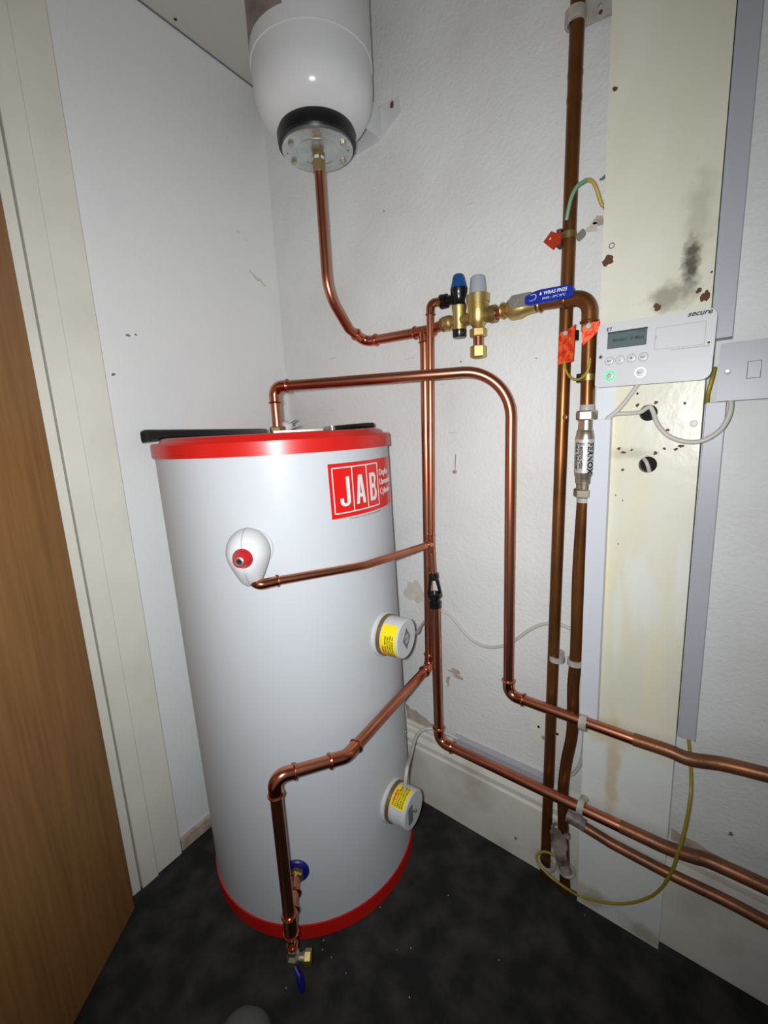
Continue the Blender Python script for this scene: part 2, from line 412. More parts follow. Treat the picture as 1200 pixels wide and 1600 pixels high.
# ------------------------------------------------------------------ the room
CH = 2.15
LW = R(4.8)
ldir = V((math.sin(LW), -math.cos(LW), 0)); lnor = V((math.cos(LW), math.sin(LW), 0))
XR = 2.6; LWL = 0.69
def lp(s, z, off=0.0): return ldir * s + lnor * off + V((0, 0, z))    # place on the left wall
def lbox(mb, s0, s1, z0, z1, o0, o1):
    vs = [lp(s, z, o) for z in (z0, z1) for (s, o) in ((s0, o0), (s1, o0), (s1, o1), (s0, o1))]
    return mb.add(vs, [(0, 3, 2, 1), (4, 5, 6, 7), (0, 1, 5, 4), (1, 2, 6, 5), (2, 3, 7, 6), (3, 0, 4, 7)])
fl = struct(MB().box((-0.3, -1.6, -0.05), (XR, 0.1, 0)).build('floor', M['carpet']))
ce = struct(MB().box((-0.2, -1.6, CH), (XR, 0.1, CH + 0.05)).build('ceiling', M['ceil']))
wr = struct(MB().box((-0.1, 0, 0), (XR, 0.1, CH)).build('wall_right', M['wall']))
wl = struct(lbox(MB(), 0.0, LWL + 0.9, 0, CH, -0.1, 0).build('wall_left', M['wall_l']))
# right skirting with a moulded top
prof = [(0.0, 0.0), (0.022, 0.0), (0.022, 0.178), (0.016, 0.182), (0.016, 0.186), (0.021, 0.190), (0.022, 0.203), (0.017, 0.212), (0.013, 0.214), (0.013, 0.219), (0.017, 0.223), (0.016, 0.232), (0.009, 0.236), (0.010, 0.245), (0.006, 0.250), (0.0, 0.250)]
def skirting(x0, x1):
    b = MB(); n = len(prof)
    b.add([(x0, -d, z) for d, z in prof] + [(x1, -d, z) for d, z in prof], [(i, (i + 1) % n, n + (i + 1) % n, n + i) for i in range(n)] + [tuple(range(n)), tuple(reversed(range(n, 2 * n)))])
    return b
bb = skirting(0.0, 0.978); b2 = skirting(1.141, XR); bb.add(b2.v, b2.f)
struct(bb.build('baseboard_right', M['skirt'], sharp=25))
struct(lbox(MB(), 0.02, 0.566, 0, 0.034, 0.0, 0.012).build('baseboard_left', M['plaster']))
# architrave beside the door: two steps and the lining with a dark gap
ar = MB(); lbox(ar, 0.570, 0.642, 0, CH, 0.0, 0.017); lbox(ar, 0.640, 0.682, 0, CH, 0.0, 0.022)
struct(ar.build('trim_1', M['cream'], bevel=0.0015))
struct(lbox(MB(), 0.6855, 0.708, 0, CH, 0.0, 0.019).build('trim_2', M['cream'], bevel=0.001))
# the door leaf standing open
h0 = V((0.117, -0.711, 0)); dd = V((0.6222, -0.7829, 0)).normalized(); dn = V((-dd.y, dd.x, 0)); dn = -dn if dn.x > 0 else dn
ddoor = MB(); 
vs = [h0 + dd * s + dn * o + V((0, 0, z)) for z in (0.006, 2.04) for (s, o) in ((0, 0), (0.76, 0), (0.76, 0.036), (0, 0.036))]
ddoor.add(vs, [(0, 3, 2, 1), (4, 5, 6, 7), (0, 1, 5, 4), (1, 2, 6, 5), (2, 3, 7, 6), (3, 0, 4, 7)])
struct(ddoor.build('door_1', M['wood'], bevel=0.0015))

struct(MB().tube([lp(0.02, CH - 0.001, 0.001), lp(LWL, CH - 0.001, 0.001)], 0.0022, 8).build('crack_shadow', M['greyprint']))  # thin dark tube, the shadow of the ceiling crack put into its colour
# small marks on the walls
def wpatch(px, py, rx_, ry_, seed, m, name='plaster_patch', d=0.0, parent=None, amp=0.3, t=0.0008):
    p = at(px, py, d)
    return MB().plate((V((p.x, -d, p.z)), V((1, 0, 0)), V((0, 0, 1))), blob(0, 0, rx_, ry_, seed, 26, amp), 0, t).build(name, M[m], parent or wr)
wpatch(648, 925, 0.030, 0.038, 3, 'plaster_l', amp=0.4)
wpatch(712, 1052, 0.020, 0.011, 5, 'plaster', 'paint_chip', amp=0.7)
wpatch(700, 1064, 0.007, 0.012, 6, 'plaster', 'paint_chip', amp=0.7)
MB().plate((V((0, 0, 0)), V((1, 0, 0)), V((0, 0, 1))), [(0.40, 0.2505), (0.60, 0.2505), (0.595, 0.258), (0.575, 0.262), (0.56, 0.270), (0.535, 0.268), (0.52, 0.279), (0.50, 0.281), (0.485, 0.290), (0.465, 0.287), (0.45, 0.298), (0.42, 0.300), (0.40, 0.305)], 0, 0.0008).build('plaster_patch', M['plaster'], wr)
wpatch(936, 345, 0.010, 0.009, 12, 'plaster', 'paint_chip', amp=0.4)
wpatch(926, 356, 0.008, 0.010, 13, 'plaster_l', 'paint_chip', amp=0.5)
wpatch(943, 278, 0.005, 0.004, 14, 'greyprint', 'scuff', amp=0.5)
wpatch(888, 1245, 0.020, 0.008, 15, 'plaster', amp=0.5)
MB().plate((V((0, 0, 0)), V((1, 0, 0)), V((0, 0, 1))), [(1.145, 0.2505), (1.30, 0.2505), (1.28, 0.255), (1.26, 0.253), (1.235, 0.262), (1.21, 0.264), (1.19, 0.272), (1.165, 0.272), (1.145, 0.280)], 0, 0.0008).build('plaster_patch', M['plaster'], wr)
for i, (x, y, a, b) in enumerate(((398, 432, 0.018, 0.0036), (409, 441, 0.014, 0.0036), (372, 362, 0.005, 0.002), (385, 375, 0.003, 0.0015))):
    q = ray(x, y); t = (-(CAM.dot(lnor))) / q.dot(lnor); p = CAM + t * q
    MB().plate((V((p.x, p.y, p.z)), (-ldir * 0.85 + V((0, 0, -0.5))).normalized(), (-ldir * 0.5 + V((0, 0, 0.85))).normalized()), blob(0, 0, a, b, 40 + i, 22, 0.5), 0, 0.0007).build('yellow_scuff', M['skirtd'], wl)
for i, (x, y, a) in enumerate(((200, 524, .003), (212, 523, .002), (177, 585, .003), (600, 330, .002), (1140, 50, .004), (720, 565, .002), (838, 560, .0015), (1142, 1303, .004), (806, 1310, .004))):
    if x < 300:
        q = ray(x, y); t = (-(CAM.dot(lnor))) / q.dot(lnor); p = CAM + t * q
        MB().plate((p, -ldir, V((0, 0, 1))), blob(0, 0, a * 1.6, a, 60 + i, 14, 0.4), 0, 0.0005).build('scuff', M['greyprint'], wl)
    else:
        dd_ = 0.041 if x in (1140,) else (0.0225 if y > 1305 else 0)
        wpatch(x, y, a, a * 0.9, 70 + i, 'greyprint', 'scuff', d=dd_, amp=0.5, t=0.0005)
for i, (x, y, a, b) in enumerate(((640, 560, .010, .0015), (706, 676, .012, .0012), (735, 318, .010, .0012), (520, 560, .016, .0012), (690, 600, .010, .001))):
    wpatch(x, y, a, b, 90 + i, 'plaster_l', 'scuff', amp=0.6, t=0.0004)
# ceiling screw hole
p = atz(274, 30, CH)
MB().lathe(p, (0, 0, -1), [(0, 0.004), (0.0008, 0.004)], 12).build('screw_hole', M['blackprint'], ce)

# wall plug with a screw, mid wall
p = at(711, 737, 0)
t = thing('wall_plug', V((p.x, 0, p.z)), 'small grey wall plug with a crosshead screw in the bare middle of the right wall', 'wall plug')
MB().lathe(V((p.x, 0, p.z)), (0, -1, 0), [(0, 0.006), (0.002, 0.0055), (0.003, 0.004)], 14).build('plug', M['plaster'], t)
MB().lathe(V((p.x, -0.003, p.z)), (0, -1, 0), [(0, 0.002), (0.006, 0.002)], 10).build('screw', M['steel'], t)
q0, q1 = at(712, 710, 0), at(711, 732, 0)
MB().add([q0 + V((-.0008, -.0006, 0)), q0 + V((.0008, -.0006, 0)), q1 + V((.0008, -.0006, 0)), q1 + V((-.0008, -.0006, 0)), q0 + V((-.0008, .0, 0)), q0 + V((.0008, .0, 0)), q1 + V((.0008, .0, 0)), q1 + V((-.0008, .0, 0))],
         [(0, 1, 2, 3), (4, 5, 6, 7), (0, 1, 5, 4), (2, 3, 7, 6), (1, 2, 6, 5), (0, 3, 7, 4)]).build('pencil_mark', M['greyprint'], wr)

# ------------------------------------------------------------------ boxing board
BX0, BX1, BD = 0.974, 1.1415, 0.042
t = thing('boxing_board', (BX0, -BD, 0), 'tall narrow cream painted board with yellow stains and soot, full height beside the old pipes', 'board')
BASE[t.name] = V((BX0, -BD, 0))
hA = at(1013, 645, BD); hB = at(1012, 726, BD)
fr = (V((BX0, -BD, 0)), V((1, 0, 0)), V((0, 0, 1)))
mb = MB().plate(fr, [(0, 0.0), (BX1 - BX0, 0.0), (BX1 - BX0, CH - 0.002), (0, CH - 0.002)], -0.018, 0.0,
                holes=[circ(hA.x - BX0, hA.z, 0.0145), circ(hB.x - BX0, hB.z, 0.0150)])
mb.build('face', M['board'], t, sharp=30)
MB().box((BX0, -BD + 0.0185, 0), (BX0 + 0.018, -0.0005, CH - 0.002)).build('side', M['cream'], t)
MB().box((BX1 - 0.018, -BD + 0.0185, 0), (BX1, -0.0005, CH - 0.002)).build('side', M['cream'], t)
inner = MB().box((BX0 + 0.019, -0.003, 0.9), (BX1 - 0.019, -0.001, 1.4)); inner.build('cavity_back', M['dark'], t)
ch_list = [(950, 407, .008, .010), (1027, 480, .006, .006), (1102, 463, .006, .009), (1092, 454, .004, .004), (996, 633, .003, .003), (1025, 629, .0035, .0025), (1070, 630, .0025, .002), (1043, 672, .003, .0025),
           (967, 701, .0025, .003), (974, 707, .004, .0025), (987, 703, .0018, .0018), (1024, 708, .0035, .003), (1038, 701, .0025, .0022), (1056, 702, .003, .0025), (1064, 697, .004, .003), (973, 734, .003, .0022),
           (962, 774, .0012, .0012), (973, 782, .0012, .0012), (966, 850, .0012, .0012), (996, 615, .002, .002), (961, 139, .004, .0035), (1112, 425, .0016, .0016), (905, 1336, .0018, .0025), (1022, 1472, .0025, .002)]
for i, (x, y, a, b) in enumerate(ch_list):
    p = at(x, y, BD)
    if y < 1200 and x > 0 and p.x < BX1 - 0.002:
        MB().plate((p, V((1, 0, 0)), V((0, 0, 1))), blob(0, 0, a, b, 100 + i, 16, 0.35), 0, 0.0005).build('paint_chip', M['chip'] if a > 0.0022 else M['dark'], t)
p = at(956, 384, BD)
MB().torus(p + V((0, -.0005, 0)), (0, -1, 0), 0.0042, 0.0008, 20, 6).build('screw', M['greyprint'], t)
p = at(1084, 662, BD)
MB().lathe(p, (0, -1, 0), [(0, 0.006), (0.0012, 0.0052), (0.0016, 0.003)], 18).build('filled_screw', M['cream'], t)

# ------------------------------------------------------------------ trunking (cable ducts)
def trunk(a, b, label, m='pvc'):
    o = MB().box(a, b).build('cable_trunking', M[m], bevel=0.001); return tag(o, label, 'trunking', 'grey plastic trunking strips')
trunk((0.968, -0.060, 0.505), (1.004, -0.0430, 1.141), 'pale grey trunking strip on the left edge of the cream board, below the control box', 'pvcw')
trunk((1.1425, -0.034, 1.262), (1.1725, -0.0005, CH - 0.001), 'upper grey trunking strip running to the ceiling right of the cream board')
trunk((1.1445, -0.034, 0.520), (1.1725, -0.0005, 1.160), 'lower grey trunking strip hanging below the fused switch, yellow earth wire at its foot')
trunk((0.624, -0.019, 0.251), (0.888, -0.0005, 0.274), 'horizontal grey trunking along the top of the skirting behind the pipes')

# ------------------------------------------------------------------ hot water cylinder
LEAN = -0.0212
CX, CY, CR = 0.3252, -0.2898, 0.2737
def lean(p): return V((p[0] + LEAN * p[2], p[1], p[2] + 0.002))
def cylp(ang, z, r): return lean((CX + r * math.cos(ang), CY + r * math.sin(ang), z))
t = thing('hot_water_cylinder', (CX, CY, 0.0), 'tall white hot water cylinder with red top and bottom bands and a red label', 'water cylinder')
def lathe_z(prof, n=128):
    mb = MB(); mb.rings([[cylp(2 * math.pi * k / n, z, r) for k in range(n)] for z, r in prof]); return mb
lathe_z([(0.034, CR), (1.104, CR)]).build('casing', M['enamel'], t, sharp=60)
lathe_z([(0.001, CR - 0.004), (0.001, CR + 0.003), (0.036, CR + 0.003), (0.037, CR - 0.001)]).build('base_band', M['red'], t)
lathe_z([(1.103, CR - 0.001), (1.1035, CR + 0.006), (1.130, CR + 0.006), (1.134, CR + 0.003), (1.1345, CR - 0.010), (1.1385, CR - 0.014), (1.1430, CR - 0.017), (1.1445, CR - 0.024), (1.1445, 0.001)]).build('lid', M['red'], t)
# vertical casing seam, left side, with rivets far side
sm = MB(); sa = R(-141.5)
sm.rings([[cylp(sa - 0.004, z, CR), cylp(sa - 0.004, z, CR + 0.0012), cylp(sa + 0.004, z, CR + 0.0012), cylp(sa + 0.004, z, CR)] for z in (0.037, 1.103)]); sm.build('seam', M['enamel'], t)
for z in (0.56, 0.44, 0.33):
    a = R(33)
    sm = MB().lathe(cylp(a, z, CR), V((math.cos(a), math.sin(a), 0)), [(0, 0.003), (0.0012, 0.0028), (0.002, 0.001)], 10); sm.build('rivet', M['steel'], t)
# JAB label wrapped round the casing
def wrap(a0, z0, out=0.0):
    return lambda p: cylp(R(a0) + p.x / CR, z0 + p.y, CR + out + p.z)
def wgrid(a0, a1, z0, z1, out, n=28):
    mb = MB(); vs = []
    for i in range(n + 1):
        a = R(a0 + (a1 - a0) * i / n)
        vs += [cylp(a, z0, CR - 0.0003), cylp(a, z1, CR - 0.0003), cylp(a, z1, CR + out), cylp(a, z0, CR + out)]
    fs = [(0, 1, 2, 3), (4 * n, 4 * n + 3, 4 * n + 2, 4 * n + 1)]
    for i in range(n):
        for k in range(4): fs.append((4 * i + k, 4 * (i + 1) + k, 4 * (i + 1) + (k + 1) % 4, 4 * i + (k + 1) % 4))
    return mb.add(vs, fs)
Z0, Z1 = 0.966, 1.078
la = wgrid(-17.6, 44, Z0, Z1, 0.0005, 60).build('label', M['redlab'], t, label='red label with large white capitals')
fr_ = MB(); lw = 0.0024
def wbar(a0, a1, z0, z1): 
    g = wgrid(a0, a1, z0, z1, 0.0009, 14); fr_.add(g.v, g.f)
a_l, a_1, a_2, a_r = -15.9, -5.7, 3.5, 12.7
zt, zb = 1.069, 0.976
dl = math.degrees(lw / CR)
for a in (a_l, a_1, a_2, a_r): wbar(a - dl / 2, a + dl / 2, zb, zt)
wbar(a_l, a_r, zb - lw / 2, zb + lw / 2); wbar(a_l, a_r, zt - lw / 2, zt + lw / 2)
fr_.build('label_frame', M['whiteprint'], la)
le = MB()
def polytext(poly, holes, ca, w_):
    # condensed capitals drawn as outlines 0..1 wide, 0..1 high
    H = 0.061; z0 = 0.989
    cu = bpy.data.curves.new('tmp', 'CURVE'); cu.dimensions = '2D'; cu.fill_mode = 'BOTH'; cu.extrude = 0.0001
    for l in [poly, *holes]:
        sp = cu.splines.new('POLY'); sp.points.add(len(l) - 1)
        for k, p in enumerate(l): sp.points[k].co = (p[0] * w_, p[1] * H, 0, 1)
        sp.use_cyclic_u = True
    le.fromcurve(cu, lambda p: cylp(R(ca) + (p.x - w_ / 2) / CR, z0 + p.y, CR + 0.001 + p.z))
def arcp(cx, cy, rx_, ry_, a0, a1, n=10): return [(cx + rx_ * math.cos(R(a0 + (a1 - a0) * k / n)), cy + ry_ * math.sin(R(a0 + (a1 - a0) * k / n))) for k in range(n + 1)]
polytext([(1, 1), (0.66, 1), (0.66, 0.2)] + arcp(0.5, 0.17, 0.17, 0.07, 0, -180) + [(0.33, 0.28), (0, 0.28), (0, 0.16)] + arcp(0.5, 0.16, 0.5, 0.16, 180, 360), [], -10.2, 0.026)
polytext([(0, 0), (0.30, 1), (0.70, 1), (1, 0), (0.70, 0), (0.64, 0.23), (0.36, 0.23), (0.30, 0)], [[(0.41, 0.36), (0.59, 0.36), (0.5, 0.78)]], -1.1, 0.029)
polytext([(0, 0), (0, 1)] + arcp(0.55, 0.80, 0.40, 0.20, 90, -50) + arcp(0.57, 0.24, 0.43, 0.24, 55, -90), [[(0.32, 0.60), (0.32, 0.87)] + arcp(0.5, 0.735, 0.16, 0.135, 90, -90, 8), [(0.32, 0.13), (0.32, 0.46)] + arcp(0.5, 0.295, 0.18, 0.165, 90, -90, 8)], 8.1, 0.026)
for i, s_ in enumerate(('Duplex', 'Unvented', 'Cylinder')):
    le.text(s_, 0.020, wrap(14.2, 1.040 - 0.0215 * i, 0.0009), bold=0.0002)
le.build('lettering', M['whiteprint'], la)
MB().text('JAB Cylinders Ltd Unit 5B Service and Technical', 0.0055, wrap(-8.8, 0.9595, 0.0003), ex=0.0001).build('small_print', M['greyprint'], la)
# outlet nut on top, cold inlet collar
TN = lean((0.3325, CY, 1.146)); TN.z = 1.1462
MB().hexnut(TN, (0, 0, 1), 0.0195, 0.017, (0.8, 0.6, 0)).build('outlet_nut', M['oldbrass'], t)
IA = R(-49.2); IN = cylp(IA, 0.184, CR); ID = V((math.cos(IA), math.sin(IA), 0))
MB().lathe(IN - ID * 0.002, ID, [(0, 0.028), (0.005, 0.029), (0.008, 0.026), (0.008, 0.019)], 36).build('inlet_collar', M['bluecollar'], t, label='blue inlet collar')
MB().hexnut(IN + ID * 0.005, ID, 0.0185, 0.014).build('inlet_nut', M['oldbrass'], t)

# temperature and pressure relief valve under its white cover
TA = R(-51.0); TP = cylp(TA, 0.926, CR); TD = V((math.cos(TA), math.sin(TA), 0)); TS = V((0, 0, 1)).cross(TD)
vt = thing('relief_valve', TP, 'white pear shaped insulated valve cover with red knob on the cylinder front', 'valve')
MB().lathe(TP - TD * 0.001, TD, [(0, 0.038), (0.003, 0.038), (0.005, 0.036)], 40).build('flange', M['white'], vt)
cov = MB(); nu, nv = 48, 30; rs = []
def pear(th, ph):
    # axis along TD; th around axis, ph 0..pi along it
    a = math.cos(ph); s_ = math.sin(ph) ** 0.72
    ex = 0.040 * s_; h = math.sin(th)
    zz = (0.047 if h > 0 else 0.046) * s_ * h
    low = max(0.0, -h)
    xx = ex * math.copysign(abs(math.cos(th)) ** (1 - 0.45 * low), math.cos(th))
    zz -= 0.019 * (low ** 1.6) * math.exp(-((a - 0.0) / 0.6) ** 2) * s_
    xx *= 1 - 0.33 * low ** 1.5
    return TP + TD * (0.034 + 0.036 * a) + TS * xx + V((0, 0, zz + 0.001))
for j in range(1, nv): rs.append([pear(2 * math.pi * i / nu, math.pi * j / nv) for i in range(nu)])
cov.rings(rs); cvo = cov.build('cover', M['white'], vt, sharp=80)
se = []
for j in range(2, nv - 1):
    p = pear(math.pi / 2, math.pi * j / nv); se.append(p)
MB().tube(se, 0.0007, 8).build('cover_seam', M['seam'], cvo)
se = [pear(-math.pi / 2, math.pi * j / nv) for j in range(5, nv - 1)]
MB().tube(se, 0.0007, 8).build('cover_seam', M['seam'], cvo)
KO = TP + TD * 0.065 + V((0, 0, 0.0))
kb = MB().lathe(KO, TD, [(0, 0.0185), (0.004, 0.0185), (0.008, 0.0165), (0.018, 0.0125), (0.022, 0.0115), (0.022, 0.008)], 36).build('knob', M['redknob'], vt, label='red test knob')
sc = MB().lathe(KO + TD * 0.0215, TD, [(0, 0.0085), (0.002, 0.0085), (0.003, 0.0065), (0.0015, 0.0055)], 28); sc.build('knob_screw', M['steel'], kb)
MB().lathe(KO + TD * 0.0232, TD, [(0, 0.005), (0.0008, 0.004)], 20).build('knob_recess', M['blackprint'], kb)

# immersion heater covers
def heater(ang, z, label, lab):
    a = R(ang); o = cylp(a, z, CR); d = V((math.cos(a), math.sin(a), 0)); s_ = V((0, 0, 1)).cross(d)
    h = thing('immersion_heater', o, label, 'immersion heater', 'immersion heater caps')
    MB().lathe(o - d * 0.004, d, [(0, 0.0515), (0.008, 0.0515), (0.010, 0.0485)], 48).build('flange', M['white'], h)
    MB().lathe(o + d * 0.005, d, [(0, 0.0478), (0.010, 0.0478)], 48).build('gasket', M['oldbrass'], h)
    r0 = 0.0450; L0 = 0.014; L1 = 0.060
    c = MB().lathe(o + d * L0, d, [(0, r0), (L1 - L0 - 0.002, r0), (L1 - L0, r0 - 0.002), (L1 - L0, r0 - 0.004)], 56).build('cap', M['white'], h)
    a0, a1 = lab      # label wraps the cap: angles about d (0 = up, positive towards the room side)
    g = MB(); n = 20; vs = []
    def cp(th, u, r): return o + d * u + r * (math.cos(R(th)) * V((0, 0, 1)) - math.sin(R(th)) * s_)
    for i in range(n + 1):
        th = a0 + (a1 - a0) * i / n
        vs += [cp(th, 0.0165, r0 - 0.0002), cp(th, 0.0545, r0 - 0.0002), cp(th, 0.0545, r0 + 0.0003), cp(th, 0.0165, r0 + 0.0003)]
    fs = [(0, 1, 2, 3), (4 * n, 4 * n + 3, 4 * n + 2, 4 * n + 1)]
    for i in range(n):
        for k in range(4): fs.append((4 * i + k, 4 * (i + 1) + k, 4 * (i + 1) + (k + 1) % 4, 4 * i + (k + 1) % 4))
    g.add(vs, fs); lb = g.build('warning_label', M['yellow'], c, label='yellow warning label')
    span = R(a1 - a0) * r0
    tx = MB()
    for (s2, sz, u, m) in (('ISOLATE SUPPLY BEFORE', 0.0054, 0.0315, 0), ('REMOVING THIS COVER', 0.0054, 0.0375, 0), ('ENSURE COVER IS FITTED', 0.0054, 0.0435, 0), ('BEFORE SWITCHING ON', 0.0054, 0.0495, 0)):
        tx.text(s2, sz, lambda p, u=u: cp(a1 - 4 - math.degrees(p.x / r0), u - p.y, r0 + 0.0004 + p.z), ex=0.0001, sx=(1.0 if a1 > 100 else 0.82), bold=0.00015)
    tx.build('warning_text', M['blackprint'], c)
    tx = MB().text('WARNING', 0.0075, lambda p: cp(a1 - 4 - math.degrees(p.x / r0), 0.0255 - p.y, r0 + 0.0004 + p.z), ex=0.0001, bold=0.0004)
    tx.build('warning_title', M['redlab'], c)
    return h, o, d, s_
h1, o1, d1_, s1_ = heater(8.5, 0.672, 'upper immersion heater cap with yellow label on the cylinder side, below the black tundish', (32, 146))
h2, o2, d2_, s2_ = heater(6.0, 0.236, 'lower immersion heater cap with yellow label near the cylinder base', (-12, 58))
e = o1 + d1_ * 0.0602
k = 0.017
MB().plate((e, s1_, V((0, 0, 1))), [(0, -0.026), (0.018, 0), (0, 0.026), (-0.018, 0)], 0, 0.0006).build('sticker', M['greyprint'], h1)
for q in (-0.008, -0.003, 0.003, 0.008):
    MB().plate((e, s1_, V((0, 0, 1))), [(-0.008, q - 0.0008), (0.008, q - 0.0008), (0.008, q + 0.0008), (-0.008, q + 0.0008)], 0.0006, 0.0009).build('sticker_line', M['whiteprint'], h1)
e = o2 + d2_ * 0.0602
MB().lathe(e + V((0, 0, 0.0)), d2_, [(0, 0.004), (0.006, 0.004), (0.007, 0.003)], 14).build('screw', M['nickel'], h2)
MB().plate((e, s2_, V((0, 0, 1))), rrect(-0.026, -0.024, -0.006, 0.022, 0.004), 0, 0.0006).build('sticker', M['greyprint'], h2)

# ------------------------------------------------------------------ things lying on the lid
zl = 1.1472
def depthp(x, y, z): # point seen at this column, moved to height z
    q = atd(x, y, 1.08); q.z = z; return q
L0 = atd(224, 681, 1.075); R0 = atd(412, 671, 1.10)
ax_ = V((R0.x - L0.x, R0.y - L0.y, 0)).normalized(); sd = V((-ax_.y, ax_.x, 0))
ln = (V((R0.x, R0.y, 0)) - V((L0.x, L0.y, 0))).length
tr = MB()
for side in (0,):
    ol = []
    rs = []
    n = 26
    for i in range(n + 1):
        u = i / n; x = u * ln
        zb_ = 1.138 + 0.0092 * min(1, u / 0.25); th = 1.1715 - 0.0115 * u - zb_
        wd = 0.045 * math.sqrt(max(0.02, 1 - (1 - min(1, u / 0.06)) ** 2)) if u < 0.06 else 0.045
        hh = th * (0.45 + 0.55 * min(1, u / 0.05))
        c = V((L0.x, L0.y, 0)) + ax_ * x
        rs.append([c + sd * (wd * a_) + V((0, 0, zb_ + hh * b_)) for a_, b_ in ((-1, 0.15), (-0.9, 0), (0.9, 0), (1, 0.15), (1, 0.85), (0.9, 1), (-0.9, 1), (-1, 0.85))])
    tr.rings(rs)
o = tr.build('flat_tool_case', M['black'], sharp=40); tag(o, 'long flat black case lying on the left of the red cylinder lid, overhanging the rim', 'tool case')
# flat steel bar by the pipe
A = atd(425, 670, 0.97); B = atd(505, 667, 1.0); A.z = B.z = zl - 0.004
u = (B - A); u.z = 0; l_ = u.length; u.normalize()
o = MB().plate((V((A.x, A.y, zl - 0.002)), u, V((-u.y, u.x, 0))), rrect(0, -0.018, l_, 0.018, 0.003), 0, 0.006).build('steel_rule', M['steel'])
tag(o, 'flat grey steel strip lying on the red lid in front of the brass nut', 'metal strip')
# pliers with dark handles
A = atd(508, 664, 0.98); B = atd(577, 661, 1.06); A.z = zl - 0.002; B.z = zl + 0.002
u = (B - A); u.z = 0; l_ = u.length; u.normalize(); v_ = V((-u.y, u.x, 0))
t = thing('pliers', (A.x, A.y, zl - 0.004), 'pliers with black handles lying at the right edge of the red lid', 'pliers')
MB().tube([A - u * 0.005 + V((0, 0, .006)), A + u * 0.012 + V((0, 0, .006)), A + u * 0.03 + V((0, 0, .006))], 0.005, 12, rad=[0.003, 0.006, 0.005]).build('jaws', M['steel'], t)
MB().lathe(A + u * 0.018 + V((0, 0, 0)), (0, 0, 1), [(0, 0.007), (0.012, 0.007)], 20).build('pivot', M['steel'], t)
for s_ in (-1, 1):
    MB().tube(smooth([A + u * 0.025 + V((0, 0, .006)), A + u * 0.05 + v_ * 0.008 * s_ + V((0, 0, .007)), A + u * l_ * 0.7 + v_ * 0.015 * s_ + V((0, 0, .009)), A + u * l_ + v_ * 0.012 * s_ + V((0, 0, .010))], 6), 0.006, 12).build('handle', M['black'], t, label='black handle')
p = B + V((0, 0, 0.004))
o = MB().hexnut(V((p.x, p.y, zl - 0.003)) + v_ * 0.03, (0, 0, 1), 0.010, 0.014).build('compression_nut', M['oldbrass']); tag(o, 'small dull brass nut at the far right of the red lid', 'nut')
p = atd(446, 664, 1.13)
t = thing('plastic_connector', (p.x, p.y, 1.147), 'small white plastic connector lying behind the copper pipe on the red lid', 'connector')
MB().lathe((p.x, p.y, 1.1475), (0.35, 0.1, 1), [(0, 0.014), (0.024, 0.014), (0.028, 0.010)], 20).build('body', M['white'], t)
MB().plate((V((p.x + 0.018, p.y, 1.170)), V((0.8, 0.3, 0.45)).normalized(), V((-0.3, 0.8, 0.1)).normalized()), rrect(-0.005, -0.01, 0.02, 0.01, 0.006), 0, 0.002).build('tab', M['white'], t)
MB().plate((V((p.x + 0.024, p.y, 1.156)), V((0.9, 0.3, 0.3)).normalized(), V((-0.3, 0.8, 0.1)).normalized()), rrect(-0.005, -0.01, 0.024, 0.01, 0.006), 0, 0.002).build('tab', M['white'], t)

# ------------------------------------------------------------------ expansion vessel
VX, VY, VR = 0.405, -0.182, 0.130
t = thing('expansion_vessel', (VX, VY, 1.765), 'white expansion vessel high on the wall with a black ring and steel flange underneath', 'expansion vessel')
pr = [(1.797, 0.070)]
for k in range(0, 25):
    zz_ = 1.799 + 0.086 * (1 - math.cos(math.pi / 2 * k / 24)) if k < 24 else 1.885
    pr.append((zz_, VR * max(0.02, 1 - ((1.885 - zz_) / 0.100) ** 2.5) ** (1 / 2.5)))
pr += [(1.90, VR), (1.917, VR)]
MB().lathe((VX, VY, 0), (0, 0, 1), pr, 96).build('lower_shell', M['vessel'], t, sharp=70)
MB().lathe((VX, VY, 0), (0, 0, 1), [(1.917, VR + 0.001), (2.055, VR + 0.001), (2.085, VR - 0.008), (2.11, VR - 0.03), (2.125, 0.06), (2.13, 0.01)], 96).build('upper_shell', M['vessel'], t, sharp=50)
MB().torus((VX, VY, 1.917), (0, 0, 1), VR + 0.0005, 0.0016, 96, 8).build('seam_ring', M['vessel'], t)
MB().lathe((VX, VY, 0), (0, 0, 1), [(1.772, 0.078), (1.773, 0.086), (1.792, 0.088), (1.806, 0.082)], 64).build('rubber_ring', M['rubber'], t)
fl_ = MB().lathe((VX, VY, 0), (0, 0, 1), [(1.764, 0.076), (1.765, 0.079), (1.773, 0.079)], 64).build('flange', M['zinc'], t)
MB().torus((VX, VY, 1.764), (0, 0, 1), 0.047, 0.0012, 48, 8).build('flange_bead', M['zinc'], fl_)
for k in range(6):
    a = R(60 * k + 14); MB().hexnut((VX + 0.066 * math.cos(a), VY + 0.066 * math.sin(a), 1.7645), (0, 0, -1), 0.0068, 0.006).build('bolt', M['nickel'], fl_)
for k in range(4):
    a = R(90 * k + 40); MB().lathe((VX + 0.068 * math.cos(a), VY + 0.068 * math.sin(a), 1.7642), (0, 0, -1), [(0, 0.002), (0.0004, 0.002)], 10).build('hole', M['blackprint'], fl_)
